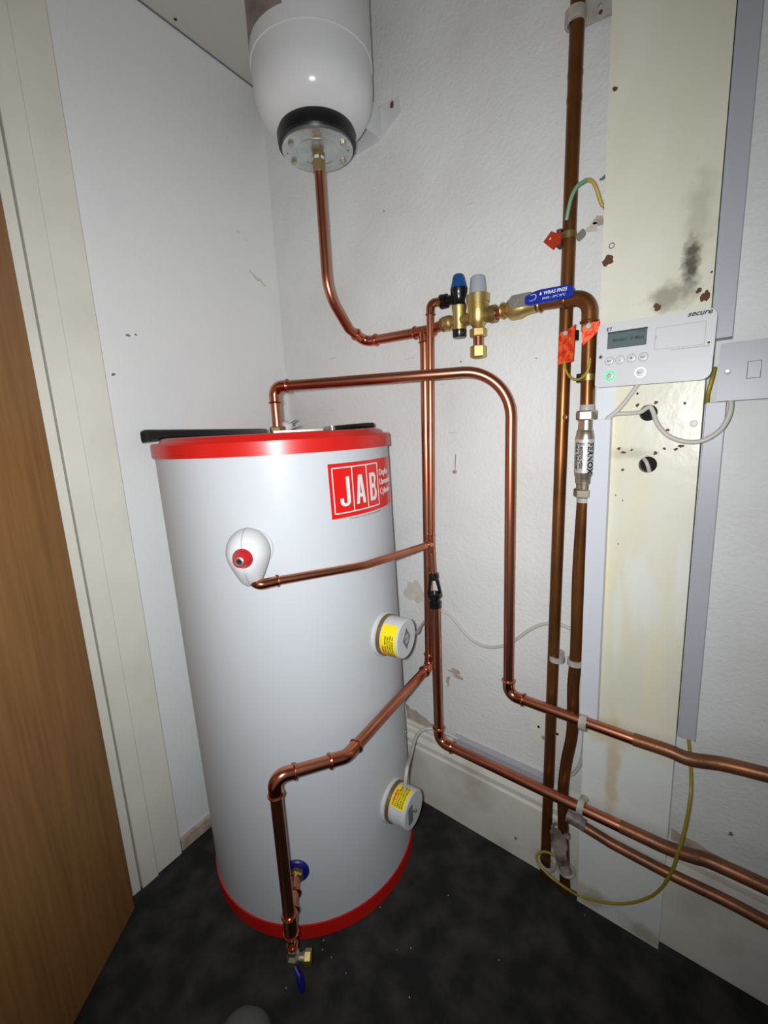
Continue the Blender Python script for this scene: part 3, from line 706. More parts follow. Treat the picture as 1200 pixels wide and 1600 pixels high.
# sticker on the left flank
st = MB(); n = 16; vs = []
for i in range(n + 1):
    a = R(188 + (293 - 188) * i / n)
    for (z, r) in ((1.945, VR + 0.0008), (2.05, VR + 0.0008), (2.05, VR + 0.0016), (1.945, VR + 0.0016)): vs.append(V((VX + r * math.cos(a), VY + r * math.sin(a), z)))
fs = [(0, 1, 2, 3), (4 * n, 4 * n + 3, 4 * n + 2, 4 * n + 1)]
for i in range(n):
    for k in range(4): fs.append((4 * i + k, 4 * (i + 1) + k, 4 * (i + 1) + (k + 1) % 4, 4 * i + (k + 1) % 4))
st.add(vs, fs).build('sticker', M['sticker'], t, label='brown grey sticker')
# wall bracket welded to its back
br = MB(); p0 = at(586, 150, 0.003); p1 = at(622, 150, 0.003); p2 = at(626, 175, 0.003); p3 = at(590, 222, 0.003)
hk = at(612, 163, 0.003)
fr = (V((0, -0.0005, 0)), V((1, 0, 0)), V((0, 0, 1)))
br.plate(fr, [(0.36, p3.z), (p3.x, p3.z), (p2.x, p2.z), (p1.x, p1.z), (0.36, p1.z + 0.01)], 0, 0.003, holes=[[(hk.x + 0.0062 * math.cos(R(k * 20)), hk.z - 0.002 + 0.010 * math.sin(R(k * 20))) for k in range(18)]])
br.box((0.36, -0.003, p3.z + 0.004), (0.372, -0.058, p1.z)); br.box((0.438, -0.003, p3.z + 0.010), (0.450, -0.075, p1.z))
bo = br.build('wall_bracket', M['vessel'], t)
MB().lathe((hk.x, -0.0002, hk.z + 0.001), (0, -1, 0), [(0, 0.0075), (0.0008, 0.007), (0.002, 0.003)], 14).build('bracket_hole_shade', M['chip'], bo)  # dark disc behind the bracket hole, the shade inside put into its colour

# ------------------------------------------------------------------ copper runs
r22 = 0.0117; r15 = 0.0083
# from the vessel down to the valve line
TEE = at(663, 517.5, 0.042)
EL = at(571, 534, 0.042)
t = thing('vessel_pipe', (VX, VY, 1.37), 'copper pipe dropping from the expansion vessel and bending across to the wall tee', 'pipe')
run(t, [(VX, VY, 1.745), (VX, VY, 1.468), at(545, 514, 0.10), EL, TEE + (EL - TEE).normalized() * 0.02], r22, [('bend', 0.09), None, ('elbow',)])
MB().lathe((VX, VY, 1.722), (0, 0, 1), [(0, 0.0135), (0.002, 0.0145), (0.020, 0.0145), (0.022, 0.0155), (0.036, 0.0155), (0.043, 0.012)], 6).build('union_nut', M['oldbrass'], t)
MB().lathe((VX, VY, 1.7455), (0, 0, 1), [(0, 0.0145), (0.006, 0.0145)], 24).build('sealing_tape', M['white'], t)
# cold feed
ab = at(671, 1040, 0.042); e2 = V((0.628, -0.441, 0.500)); e1 = V((0.573, -0.574, 0.520))
COLDV = lambda z: V((e1.x, e1.y, z))
t = thing('cold_feed_pipe', (e1.x, e1.y, 0.1), 'copper pipe from the wall tee down, diagonally across and down to the cylinder inlet', 'pipe')
tdir = (EL - TEE).normalized()
tee(t, TEE, tdir, (0, 0, -1), r22, 2.5)
run(t, [TEE - V((0, 0, 0.02)), ab, e2, e1, COLDV(0.21)], r22, [('elbow',), ('elbow', 2.0), ('elbow',)], efit=1.1)
MB().tube([COLDV(0.21), COLDV(0.15)], r22).build('pipe', M['copper'], t)
ib = V((IN.x, IN.y, 0.186)); bd = (ib - COLDV(0.186)); bd.z = 0
tee(t, COLDV(0.183), (0, 0, 1), bd, r22, 2.2)
MB().tube([COLDV(0.184) + bd.normalized() * 0.02, IN + ID * 0.012], r22).build('pipe', M['copper'], t)
bb_ = MB(); bead(bb_, COLDV(0.184) + bd * 0.55, bd, r22); bb_.build('coupling', M['copperfit'], t)
rd = MB().lathe(COLDV(0.160), (0, 0, -1), [(0, 0.0132), (0.010, 0.0125), (0.016, 0.0095), (0.036, 0.0095)], 28); bead(rd, COLDV(0.132), (0, 0, 1), 0.0088); rd.build('reducer', M['copperfit'], t)
# drain cock with blue lever
t = thing('drain_valve', COLDV(0.05), 'small drain valve with brass cap and hanging blue lever under the front copper pipe', 'valve')
c = COLDV(0.108); 
MB().lathe(c + V((0, 0, 0.018)), (0, 0, -1), [(0, 0.0085), (0.003, 0.0115), (0.012, 0.0115), (0.016, 0.009), (0.022, 0.0145), (0.036, 0.0145), (0.042, 0.009)], 6).build('body', M['nickel'], t)
sdv = V((rt.x, rt.y, 0)).normalized()
MB().lathe(c - V((0, 0, 0.010)), sdv, [(0, 0.008), (0.018, 0.008), (0.018, 0.0095), (0.022, 0.0095)], 20).build('outlet', M['nickel'], t)
MB().hexnut(c - V((0, 0, 0.010)) + sdv * 0.022, sdv, 0.0135, 0.014).build('outlet_cap', M['brass'], t)
fd = V((CAM.x - c.x, CAM.y - c.y, 0)).normalized()
hd = MB(); hd.tube([c - V((0, 0, 0.012)) + fd * 0.014, c - V((0, 0, 0.02)) + fd * 0.024 + sdv * 0.006, c - V((0, 0, 0.032)) + fd * 0.026 + sdv * 0.008, c - V((0, 0, 0.056)) + fd * 0.027 + sdv * 0.009], 0.006, 12, rad=[0.004, 0.0055, 0.007, 0.0045])
hd.build('lever', M['bluecollar'], t, label='blue lever')

# hot outlet
h0_ = V((TN.x, TN.y, 1.160)); hc = V((TN.x, TN.y, 1.258)); hb = at(799, 576, 0.066); hl = at(794, 1085, 0.066); hl = V((hl.x - 0.0, hl.y, hl.z))
px = [(839.5, 1104), (899, 1125), (990, 1155), (1042, 1172), (1077, 1186), (1130, 1194), (1200, 1211), (1240, 1220)]
t = thing('hot_outlet_pipe', h0_, 'copper pipe from the cylinder lid, arching over and down, then right across the board', 'pipe')
run(t, [h0_, hc, hb, hl, at(839.5, 1101.5, 0.066), at(990, 1155, 0.066)], r22, [('elbow',), ('bend', 0.10), ('elbow',), None], efit=1.25)
MB().tube(smooth([at(x, y, 0.066) for x, y in px[2:]] + beyond(at(1240, 1220, 0.066)), 6), r22 * 1.08, 20).build('old_pipe', M['dirtycopper'], t, label='browned older length of pipe')
# T&P discharge branch and the discharge pipe
dT = at(672, 480, 0.072); dj = at(673.5, 850, 0.072); dt0 = at(677, 896, 0.072); dt1 = at(680, 948, 0.072); de = at(686, 1158, 0.072)
prv = at(693, 471, 0.046)
t = thing('discharge_pipe', (de.x, de.y, de.z), 'thin copper pipe from the black relief valve down to the tundish', 'pipe')
elbp = V((dT.x, dT.y, at(672, 473, 0.072).z))
run(t, [prv, elbp, dj, dt0 + V((0, 0, -0.01))], r15, [('elbow',), None], efit=1.3)
TB = atz(414, 911, 0.870); Tm = atz(568, 884, 0.860)
tee(t, dj, (0, 0, 1), (Tm - dj), r15, 3.2)
t2 = thing('valve_discharge_branch', TB, 'thin copper pipe crossing the cylinder from the white valve cover to the wall pipes', 'pipe')
td2 = (Tm - TB).normalized()
run(t2, [TB, Tm, dj + (Tm - dj).normalized() * 0.012], r15 * 1.05, [('bend', 0.15)])
e_ = MB(); sp_ = TB - td2 * 0.004
aq, _ = arc(TP + TD * 0.034 + V((0, 0, -0.05)), TB - td2 * 0.012 + V((0, 0, -0.002)), TB + td2 * 0.03, 0.014)
e_.tube(aq + [TB + td2 * 0.026], r15 * 1.2, 24); bead(e_, TB + td2 * 0.024, td2, r15 * 1.08); e_.build('elbow', M['copperfit'], t2)
# tundish
t = thing('tundish', dt1, 'black plastic tundish with open window joining thin and thick copper pipe', 'tundish')
Lh = (dt0 - dt1).length; up_ = (dt0 - dt1).normalized()
tp = MB().lathe(dt0, -up_, [(-0.002, 0.0085), (-0.001, 0.0125), (0.010, 0.0135), (0.012, 0.0105), (0.016, 0.0105)], 28); tp.build('top_nut', M['black'], t)
bt = MB().lathe(dt1, up_, [(-0.002, 0.012), (-0.001, 0.0155), (0.015, 0.016), (0.018, 0.0125), (0.022, 0.0125), (0.028, 0.0185), (0.035, 0.0190), (0.038, 0.0165), (0.0381, 0.012), (0.025, 0.006)], 32); bt.build('cup', M['black'], t)
for s_ in (-1, 1):
    su = V((rt.x, rt.y, 0)) * s_
    f_ = MB(); a0 = dt0 - up_ * 0.012 + su * 0.007; b0 = dt1 + up_ * 0.034 + su * 0.0155
    f_.tube([a0, a0 * 0.5 + b0 * 0.5, b0], 0.004, 10, rad=[0.0045, 0.004, 0.0035]); f_.build('strut', M['black'], t)
# lower discharge
t = thing('lower_discharge_pipe', (de.x, de.y, de.z), 'thick copper pipe from the tundish down and right along the skirting', 'pipe')
lx = [(829, 1219.5), (901, 1258), (969, 1291), (1010, 1310), (1042, 1324.5), (1080, 1337), (1112, 1347), (1200, 1387), (1240, 1408)]
run(t, [dt1 + V((0, 0, 0.004)), de, at(829, 1225.5, 0.072), at(969, 1291, 0.072)], 0.0126, [('elbow',), None], efit=1.35)
MB().tube(smooth([at(x, y, 0.072) for x, y in lx[2:]] + beyond(at(1240, 1408, 0.072)), 6), 0.0130, 20).build('old_pipe', M['dirtycopper'], t, label='browned older length of pipe')

# ------------------------------------------------------------------ valve group on the wall
VD = 0.044
pc = lambda x, y, d=VD: at(x, y, d)
LP_, RP_ = pc(696, 506), pc(768, 491)
ld_ = (RP_ - LP_).normalized(); UZ = V((0, 0, 1))
t = thing('inlet_control_valve', pc(735, 498), 'brass inlet control valve with grey cap and blue-capped relief valve on the wall', 'valve')
lc = pc(717.5, 501.5); rc = pc(747, 496)
b = MB()
b.lathe(pc(696, 506), ld_, [(0, 0.013), (0.002, 0.0165), (0.014, 0.0165), (0.018, 0.013), (0.10, 0.013), (0.104, 0.015), (0.112, 0.015)], 32)
b.lathe(lc - UZ * 0.020, UZ, [(0, 0.0140), (0.004, 0.0148), (0.040, 0.0148), (0.047, 0.0165), (0.052, 0.0165), (0.054, 0.012)], 32)
b.lathe(rc - UZ * 0.024, UZ, [(0, 0.010), (0.010, 0.016), (0.020, 0.021), (0.040, 0.0225), (0.054, 0.0228), (0.054, 0.0245), (0.070, 0.0250), (0.071, 0.0235)], 40)
b.build('body', M['brass'], t, sharp=30)
MB().hexnut(pc(690, 507) , ld_, 0.0165, 0.012).build('union_nut', M['oldbrass'], t)
MB().lathe(RP_ - ld_ * 0.004, ld_, [(0, 0.0165), (0.004, 0.0185), (0.014, 0.0185), (0.017, 0.0150)], 12).build('union_nut', M['oldbrass'], t)
MB().lathe(lc - UZ * 0.036, UZ, [(0, 0.0135), (0.002, 0.0150), (0.017, 0.0155)], 28).build('bottom_plug', M['black'], t)
MB().lathe(rc + UZ * 0.046, UZ, [(0, 0.0182), (0.012, 0.0178), (0.030, 0.0158), (0.036, 0.0150), (0.038, 0.0125)], 12).build('grey_cap', M['greycap'], t, label='grey plastic cap')
hx = MB().hexnut(rc - UZ * 0.041, UZ, 0.0185, 0.018); hx.build('branch_nut', M['brass'], t)
MB().lathe(rc - UZ * 0.062, UZ, [(0, 0.0115), (0.022, 0.0115)], 24).build('branch_pipe', M['copper'], t)
cn = MB().hexnut(rc - UZ * 0.084, UZ, 0.0178, 0.025); cn.lathe(rc - UZ * 0.0855, UZ, [(0, 0.011), (0.002, 0.013)], 24); cn.build('branch_cap', M['brass'], t)
pb = lc + UZ * 0.034
rv = MB().lathe(pb, UZ, [(0, 0.0150), (0.006, 0.0130), (0.014, 0.0140), (0.020, 0.0165), (0.026, 0.0185), (0.034, 0.0190), (0.036, 0.0160)], 32)
armd = (prv - (pb + UZ * 0.014)); 
rv.tube([pb + UZ * 0.014, prv + armd.normalized() * 0.0], 0.0105, 20)
rv.lathe(prv + armd.normalized() * -0.010, armd, [(0, 0.0125), (0.001, 0.0155), (0.016, 0.0160), (0.018, 0.0130)], 12)
rvo = rv.build('relief_body', M['black'], t)
MB().lathe(pb + UZ * 0.033, UZ, [(0, 0.0178), (0.005, 0.0175), (0.022, 0.0135), (0.028, 0.0115), (0.0305, 0.008)], 16).build('blue_cap', M['bluecap'], t, label='blue plastic cap')
# link between the tee and the valve
t = thing('valve_link_pipe', pc(685, 509), 'short copper stub with fittings between the wall tee and the brass valve', 'pipe')
MB().tube([TEE - tdir * 0.016, pc(694, 506.5)], r22).build('pipe', M['copper'], t)
# isolating ball valve
BV0, BV1 = pc(792, 484.5, 0.048), pc(842, 475, 0.052); bvd = (BV1 - BV0).normalized()
t = thing('isolating_valve', BV0, 'brass isolating ball valve with long blue lever beside the old brown pipe', 'valve')
MB().tube([pc(770, 490), BV0 + bvd * 0.005], r22).build('inlet_pipe', M['copper'], t)
bl = (BV1 - BV0).length
b = MB(); b.lathe(BV0 - bvd * 0.010, bvd, [(0, 0.0128), (0.010, 0.0128), (0.012, 0.0150), (0.018, 0.0200), (0.022, 0.0215), (0.040, 0.0215), (0.050, 0.0175), (0.060, 0.0155), (bl + 0.006, 0.0142)], 32)
bead(b, BV0 - bvd * 0.008, bvd, 0.0125); bead(b, BV0 + bvd * (bl + 0.003), bvd, 0.0125)
b.build('body', M['brass'], t)
spx = pc(804, 471, 0.083)
MB().lathe(spx + V((0, 0.034, 0)), (0, -1, 0), [(0, 0.009), (0.030, 0.009), (0.030, 0.0065)], 20).build('spindle', M['brass'], t)
MB().hexnut(spx, (0, -1, 0), 0.0070, 0.006).build('spindle_nut', M['steel'], t)
hA_ = pc(804, 471, 0.084); hB_ = pc(896, 452, 0.088); hu = (hB_ - hA_); hu.y = 0; hlen = hu.length; hu.normalize(); hv = V((-hu.z, 0, hu.x))
fr = (V((hA_.x, -0.082, hA_.z)), hu, hv)
MB().plate(fr, rrect(-0.012, -0.012, 0.034, 0.012, [0.010, 0.003, 0.003, 0.010]), 0, 0.0025).build('lever_plate', M['steel'], t)
lv = MB().plate(fr, [(0.022, -0.0095), (0.030, -0.013), (hlen * 0.5, -0.0125)] + arcp(hlen - 0.0115, -0.001, 0.0115, 0.0115, -90, 90, 10) + [(hlen * 0.45, 0.0115), (0.038, 0.0095), (0.022, 0.004)], -0.002, 0.0055).build('lever_grip', M['blue'], t, label='blue lever grip', bevel=0.0012)
o_, u_, v2 = fr
lf = lambda p: o_ + u_ * (0.058 + p.x) + v2 * (0.0008 + p.y) + V((0, -0.0060 - p.z, 0))
lt = MB().text('WRAS PN25', 0.0085, lf, ex=0.0002, bold=0.00015, shear=0.2, sx=0.95)
lt.text('DN20 : -10\u00b0C 90\u00b0C', 0.0052, lambda p: o_ + u_ * (0.056 + p.x) + v2 * (-0.0072 + p.y) + V((0, -0.0060 - p.z, 0)), ex=0.0002, shear=0.2)
dc = o_ + u_ * 0.053 + v2 * 0.003 + V((0, -0.0061, 0))
lt.plate((dc, u_, v2), [(0, 0.0042), (0.0021, 0), (0.0012, -0.0022), (-0.0012, -0.0022), (-0.0021, 0)], 0, 0.0003)
ac = o_ + u_ * 0.038 + V((0, -0.0061, 0))
lt.plate((ac, u_, v2), arcp(0, 0, 0.007, 0.006, -70, 70, 10) + arcp(0, 0, 0.0060, 0.0050, 70, -70, 10), 0, 0.0003)
lt.text('OPEN', 0.0028, lambda p: ac + u_ * (-0.005 + p.x) + v2 * (0.0035 + p.y) + V((0, -p.z, 0)), ex=0.0001)
lt.text('CLOSE', 0.0028, lambda p: ac + u_ * (-0.007 + p.x) + v2 * (-0.0065 + p.y) + V((0, -p.z, 0)), ex=0.0001)
lt.build('lever_text', M['whiteprint'], lv)

# ------------------------------------------------------------------ old pipes
ro = 0.0124
a0 = at(903, 0, 0.03); a1 = at(853, 1330, 0.03); k = (a0 - a1) / (a0.z - a1.z)
t = thing('rising_main', a1 - k * a1.z, 'left of the two old brown copper pipes, running straight from floor to ceiling', 'pipe', None)
MB().tube([a1 - k * (a1.z - 0.001), a1 + k * (CH - a1.z - 0.001)], ro).build('pipe', M['oldcopper'], t)
for (x, y) in ((882, 652), (898, 112), (899, 150)):
    q = at(x, y, 0.0435); q0_ = a1 + k * (q.z - a1.z)
    if y < 400: MB().lathe(q0_, k, [(-0.0001, ro - 0.0002), (0.0002, ro + 0.0006), (0.008, ro + 0.0006), (0.0083, ro - 0.0002)], 24).build('pipe_joint', M['oldcopper'], t)
    else: MB().lathe(q + V((0, 0.003, 0)), (0, -1, 0), [(0, 0.006), (0.0012, 0.005), (0.0018, 0.002)], 16).build('solder_drop', M['dirtycopper'], t)
# stopcock pipe: elbow, down through scale reducer, bend, to the floor
s2d = [(923.5, 463, .056), (919.5, 607, .054)]
c_el = at(922, 463, 0.056)
top2 = at(918, 612, 0.055); frn_t = at(917, 643, 0.055); frn_b = at(912, 776, 0.05)
t = thing('stopcock_pipe', at(880, 1279, 0.035), 'old brown copper pipe with a top elbow, right of the straight old pipe', 'pipe')
run(t, [BV1 + bvd * 0.004, c_el, frn_t], r22 * 1.06, [('elbow',)], m='oldcopper', mf='oldcopper', efit=1.6)
low = [(frn_b.x, -0.05, frn_b.z)] + [tuple(at(x, y, d)) for x, y, d in ((904, 895, .044), (900, 1019, .038), (895.5, 1072, .037), (894, 1142, .036), (885, 1190, .036), (880, 1232, .036), (880, 1279, .036), (883, 1384, .036))]
lowp = smooth(low, 6); lowp.append(V((lowp[-1].x, lowp[-1].y, 0.001)))
MB().tube(lowp, ro).build('pipe', M['oldcopper'], t)
# old branch behind the lower discharge pipe
t = thing('old_branch_pipe', at(889, 1277, 0.0545), 'dirty old copper pipe, lowest of those crossing the board bottom', 'pipe')
MB().tube([at(890, 1277, 0.0555)] + smooth([at(x, y, 0.0555) for x, y in ((955, 1317.5), (1042, 1363), (1130, 1405), (1200, 1442), (1240, 1463))] + beyond(at(1240, 1463, 0.0555)), 5), 0.0112).build('pipe', M['dirtycopper'], t)
MB().tube([at(886, 1274, 0.0555), at(915, 1291, 0.0555)], 0.0135).build('tee', M['corr'], t)

# scale reducer
t = thing('scale_reducer', frn_b, 'silver lettered scale reducer with two hex nuts in the right old pipe', 'scale reducer')
ax2 = (frn_t - frn_b); AL = ax2.length; ax2.normalize()
def ringz(a, b_): return frn_b + ax2 * (AL * a)
MB().hexnut(frn_t - ax2 * 0.016, ax2, 0.0195, 0.018, (0.6, -0.8, 0)).build('nut', M['nickel'], t)
MB().hexnut(frn_b - ax2 * 0.001, ax2, 0.0195, 0.018, (0.6, -0.8, 0)).build('nut', M['nickel'], t)
RR = 0.0190
MB().lathe(frn_b + ax2 * 0.016, ax2, [(0, 0.0145), (0.010, 0.0150), (0.012, 0.0168), (0.024, 0.0172), (0.028, RR), (AL - 0.064, RR), (AL - 0.060, 0.0178), (AL - 0.052, 0.0168), (AL - 0.050, 0.0150), (AL - 0.038, 0.0145), (AL - 0.032, 0.0145)], 48).build('body', M['nickel'], t)
z0 = 0.050; z1 = AL - 0.052
sl = MB().lathe(frn_b + ax2 * z0, ax2, [(0, RR), (0.0002, RR + 0.0006), (z1 - z0, RR + 0.0006), (z1 - z0 + 0.0002, RR)], 48).build('sleeve', M['silver'], t)
vd = V((CAM.x - frn_b.x, CAM.y - frn_b.y, 0)).normalized(); vang = math.atan2(vd.y, vd.x)
def fn_f(off):   # text runs down the sleeve, letter tops towards the right
    def f(p):
        a = vang + (off + p.y) / RR
        return frn_b + ax2 * (z1 - 0.006 - p.x) + V((math.cos(a), math.sin(a), 0)) * (RR + 0.0008 + p.z)
    return f
fx = MB()
fx.text('FERNOX', 0.0145, fn_f(0.0045), ex=0.0001, bold=0.0006, sx=1.10)
fx.text('MAKES WATER WORK', 0.0042, fn_f(0.0004), ex=0.0001, sx=1.45, spacing=1.1)
fx.text('Electrolytic', 0.0125, fn_f(-0.0105), ex=0.0001, bold=0.0003, sx=0.90)
fx.text('Scale Reducer', 0.0115, fn_f(-0.0200), ex=0.0001, bold=0.0003, sx=0.82)
fx.build('sleeve_text', M['blackprint'], sl)
for q, m in ((frn_t + ax2 * 0.002, 'clip'), (frn_b - ax2 * 0.011, 'clip')):
    MB().lathe(q, ax2, [(0, ro), (0.0003, ro + 0.0008), (0.009, ro + 0.0006), (0.011, ro)], 24).build('jointing_paste', M[m], t)

# ------------------------------------------------------------------ pipe clips
def clip(px_, py_, d, axis, label, r=0.0125, w_=0.012, back=None, open_=False):
    o = at(px_, py_, d); a, b, dx = basis(axis, (0, -1, 0))   # a points to the room
    t = thing('pipe_clip', o, label, 'pipe clip', 'white plastic pipe clips')
    ro_, n = r + 0.0045, 28; vs = []; gap = 0.0
    mb = MB(); rs = []
    for k in range(n):
        th = 2 * math.pi * k / n; e = math.cos(th) * a + math.sin(th) * b
        rs.append([o + e * (r + 0.0004) - dx * w_ / 2, o + e * ro_ - dx * w_ / 2, o + e * ro_ + dx * w_ / 2, o + e * (r + 0.0004) + dx * w_ / 2])
    mb.rings(rs, False, True); mb.build('ring', M['clip'], t)
    bk = back if back is not None else 0.0
    depth = -o.y - bk - ro_ + 0.002
    if depth > 0.001:
        c = MB().tube([o + V((0, ro_ - 0.002, 0)), V((o.x, -bk - 0.0005, o.z))], 0.006, 14, rad=[0.007, 0.009]); c.build('foot', M['clip'], t)
    return t
kz = V((0, 0, 1))
clip(870, 1028, 0.030, kz, 'white plastic clip on the left old brown pipe, low above the crossing copper pipe')
cl = clip(899, 1034, 0.038, kz, 'white plastic clip with an open ear on the right old brown pipe')
hd_ = (at(990, 1155, 0.066) - at(839.5, 1104, 0.066)).normalized()
clip(912, 1129, 0.066, hd_, 'white plastic clip on the upper pipe crossing the board', back=BD, w_=0.015)
ld2 = (at(969, 1291, 0.072) - at(829, 1219.5, 0.072)).normalized()
clip(908, 1261, 0.072, ld2, 'white plastic clip on the thick pipe crossing the board bottom', back=BD, w_=0.013)
o = at(899, 28, 0.03)
t = thing('pipe_bracket', o, 'large off white clip and screw plate holding the old brown pipe near the ceiling', 'pipe bracket')
rs = []
for k in range(28):
    th = 2 * math.pi * k / 28; e = V((math.sin(th), -math.cos(th), 0))
    rs.append([o + e * (ro + 0.0003) - kz * 0.010, o + e * (ro + 0.005) - kz * 0.010, o + e * (ro + 0.005) + kz * 0.010, o + e * (ro + 0.0003) + kz * 0.010])
MB().rings(rs, False, True).build('ring', M['clip'], t)
p1_, p2_, p3_, p4_ = [at(x, y, 0.012) for x, y in ((905, 45), (956, 22), (957, -8), (915, -2))]
ox = [(p.x, p.z) for p in (p1_, V((0.972, 0, p2_.z)), V((0.972, 0, p3_.z)), p4_)]
hs = at(938, 9, 0.012); h22 = at(939, 20, 0.012)
MB().plate((V((0, -0.009, 0)), V((1, 0, 0)), V((0, 0, 1))), ox, 0, 0.005, holes=[circ(hs.x, hs.z, 0.0035, 14)]).build('plate', M['clip'], t)
MB().lathe(V((h22.x, -0.0135, h22.z)), (0, -1, 0), [(0, 0.004), (0.0015, 0.003)], 12).build('screw', M['chip'], t)

# ------------------------------------------------------------------ earth clamps
def clamp(o, r, label, ang, sc=1.0):
    t = thing('earth_clamp', o, label, 'earth clamp', 'earth clamps on the old pipes')
    MB().lathe(o - kz * 0.006, kz, [(0, r + 0.0004), (0.0002, r + 0.0016), (0.012, r + 0.0016), (0.0122, r + 0.0004)], 28).build('band', M['oldbrass'], t)
    return t
# left tag
o = at(888, 525, 0.03)
t = clamp(o, ro, 'earth clamp on the left old pipe with long red orange foil tag', 0)
c = at(885, 538, 0.052)
fr = (c, V((0.93, -0.2, -0.02)).normalized(), V((0.02, 0, 1)).normalized())
tg = MB().plate(fr, [(-0.0165, -0.036), (0.010, -0.034), (0.016, -0.033), (0.017, 0.034), (0.006, 0.028), (-0.012, 0.024), (-0.0165, 0.018)], 0, 0.0012).build('tag', M['tag'], t, label='red orange foil tag')
MB().hexnut(at(884, 521, 0.054), (0.1, -1, 0), 0.0050, 0.004).build('screw', M['steel'], t)
MB().box(at(893, 518, 0.036), at(902, 531, 0.044)).build('lug', M['black'], t)
# right tag
o = at(921, 512, 0.056)
t = clamp(o, r22 * 1.06, 'earth clamp just under the old elbow with short orange foil tag', 0)
c = at(921, 523, 0.074)
fr = (c, V((0.98, 0.05, 0.0)).normalized(), V((0.0, 0, 1)).normalized())
MB().plate(fr, [(-0.0125, -0.012), (-0.010, -0.017), (0.013, 0.001), (0.017, 0.020), (0.006, 0.021), (-0.011, 0.016), (-0.0135, 0.010)], 0, 0.0012).build('tag', M['tag'], t, label='orange foil tag')
MB().hexnut(at(920, 510, 0.0755), (0.1, -1, 0), 0.0055, 0.004).build('screw', M['steel'], t)
MB().tube([at(927, 512, 0.06), at(936, 509, 0.06)], 0.003, 10).build('bolt', M['steel'], t)
# lower dark band
o = at(919, 590, 0.055)
t = clamp(o, r22 * 1.06, 'small dark clamp on the right old pipe beside the looped earth wire', 0)
MB().box(at(903, 585, 0.050) , at(910, 597, 0.060)).build('lug', M['black'], t)
# top clamp
o = at(888.5, 369, 0.03)
t = clamp(o, ro, 'earth clamp high on the left old pipe with an orange diamond tag', 0)
MB().box(o + V((-0.020, -0.010, -0.016)), o + V((-0.011, 0.008, 0.014))).build('block', M['chip'], t)
c = at(863, 375, 0.045)
fr = (c, V((1, 0, 0)), V((0, 0, 1)))
MB().plate(fr, [(-0.017, 0.001), (-0.002, 0.016), (0.010, 0.008), (0.018, 0.006), (0.016, -0.010), (0.008, -0.012), (0.002, -0.018)], 0, 0.0012, holes=[circ(-0.0045, 0.0035, 0.0026, 14)]).build('tag', M['tagd'], t, label='dull orange tag')
MB().plate((at(909, 367, 0.036), V((0.8, 0, 0.5)).normalized(), V((-0.3, 0, 0.95)).normalized()), rrect(-0.010, -0.006, 0.007, 0.008, 0.005), 0, 0.0015).build('wing', M['steel'], t)
# bottom corroded clamp bundle
t = thing('corroded_clamp', at(880, 1340, 0.06), 'dusty corroded earth clamp wrapped with grey tag at the foot of the old pipes', 'earth clamp')
g = MB(); pts = [(868, 1300), (872, 1325), (878, 1345), (884, 1362)]
g.tube(smooth([at(x, y, 0.055) for x, y in pts], 5), 0.013, 12, rad=None).build('wrap', M['corr'], t)
g = MB().plate((at(875, 1326, 0.071), V((0.95, -0.1, 0)).normalized(), V((0.05, 0, 1)).normalized()), blob(0, 0, 0.020, 0.042, 5, 24, 0.25), 0, 0.002); g.build('tag', M['corr'], t, label='dusty grey tag')
MB().torus(at(884, 1358, 0.045), (0.2, 0.1, 1), 0.018, 0.0045, 28, 8).build('band', M['clip'], t)
MB().torus(at(874, 1297, 0.045), (0.2, 0.1, 1), 0.016, 0.0035, 28, 8).build('band', M['corr'], t)
MB().hexnut(at(887, 1304, 0.066), (0.3, -1, 0.2), 0.006, 0.010).build('bolt', M['corr'], t)
# floor collar round the left old pipe
o = at(853, 1347, 0.03)
tag(MB().torus(V((a1 - k * 0).x, -0.032, 0.045) if False else V((0.896, -0.034, 0.052)), (0.35, -0.1, 1), 0.020, 0.0055, 28, 8).build('pipe_collar', M['clip']), 'loose pale plastic collar round the foot of the left old pipe', 'pipe collar')

# ------------------------------------------------------------------ cables
E = 0.0023
cablerun('earth_wire', [at(x, y, d) for x, y, d in ((882, 565, .056), (884, 578, .058), (892, 590, .062), (903, 593, .070), (913, 587, .075), (920, 574, .076), (922, 560, .074))], E, 'earth', 'short green and yellow earth wire looped between the two foil tagged clamps', 'wire')
t = thing('bonding_wire', at(885, 345, 0.05), 'faded green and yellow earth wire arching from the topmost clamp to the board edge', 'wire')
P_ = smooth([at(x, y, d) for x, y, d in ((885, 344, .048), (888, 328, .052), (893, 308, .054), (901, 292, .052), (910, 285, .046), (919, 281, .038), (927, 285, .028), (933, 298, .018), (938, 314, .012), (942, 322, .008))], 5)
hN = int(len(P_) * 0.5)
MB().tube(P_[:hN + 1], 0.0034, 12).build('green_sheath', M['earthg'], t); MB().tube(P_[hN:], 0.0034, 12).build('yellow_sheath', M['earthy'], t)
MB().tube([at(940, 319, .009), at(947, 331, .002)], 0.0012, 8).build('bare_end', M['bare'], t)
t = thing('earth_cable', at(1075, 1152, 0.03), 'long yellow and green earth cable hanging from the lower trunking and curling along the floor', 'cable')
ce_pts = [at(x, y, d) for x, y, d in ((1075, 1148, .028), (1079, 1190, .040), (1079, 1240, .086), (1071, 1290, .092), (1060, 1330, .094), (1050, 1360, .086), (1036, 1384, .07), (1018, 1400, .06), (990, 1410, .055), (960, 1412, .053), (930, 1407, .053), (905, 1400, .055), (885, 1388, .07))]
ce_pts += [at(x, y, d) for x, y, d in ((868, 1376, .075), (855, 1365, .075), (843, 1352, .072), (838, 1340, .068), (842, 1333, .064), (853, 1331, .062), (864, 1336, .066), (872, 1342, .07))]
for q in ce_pts: q.z = max(q.z, 0.006)
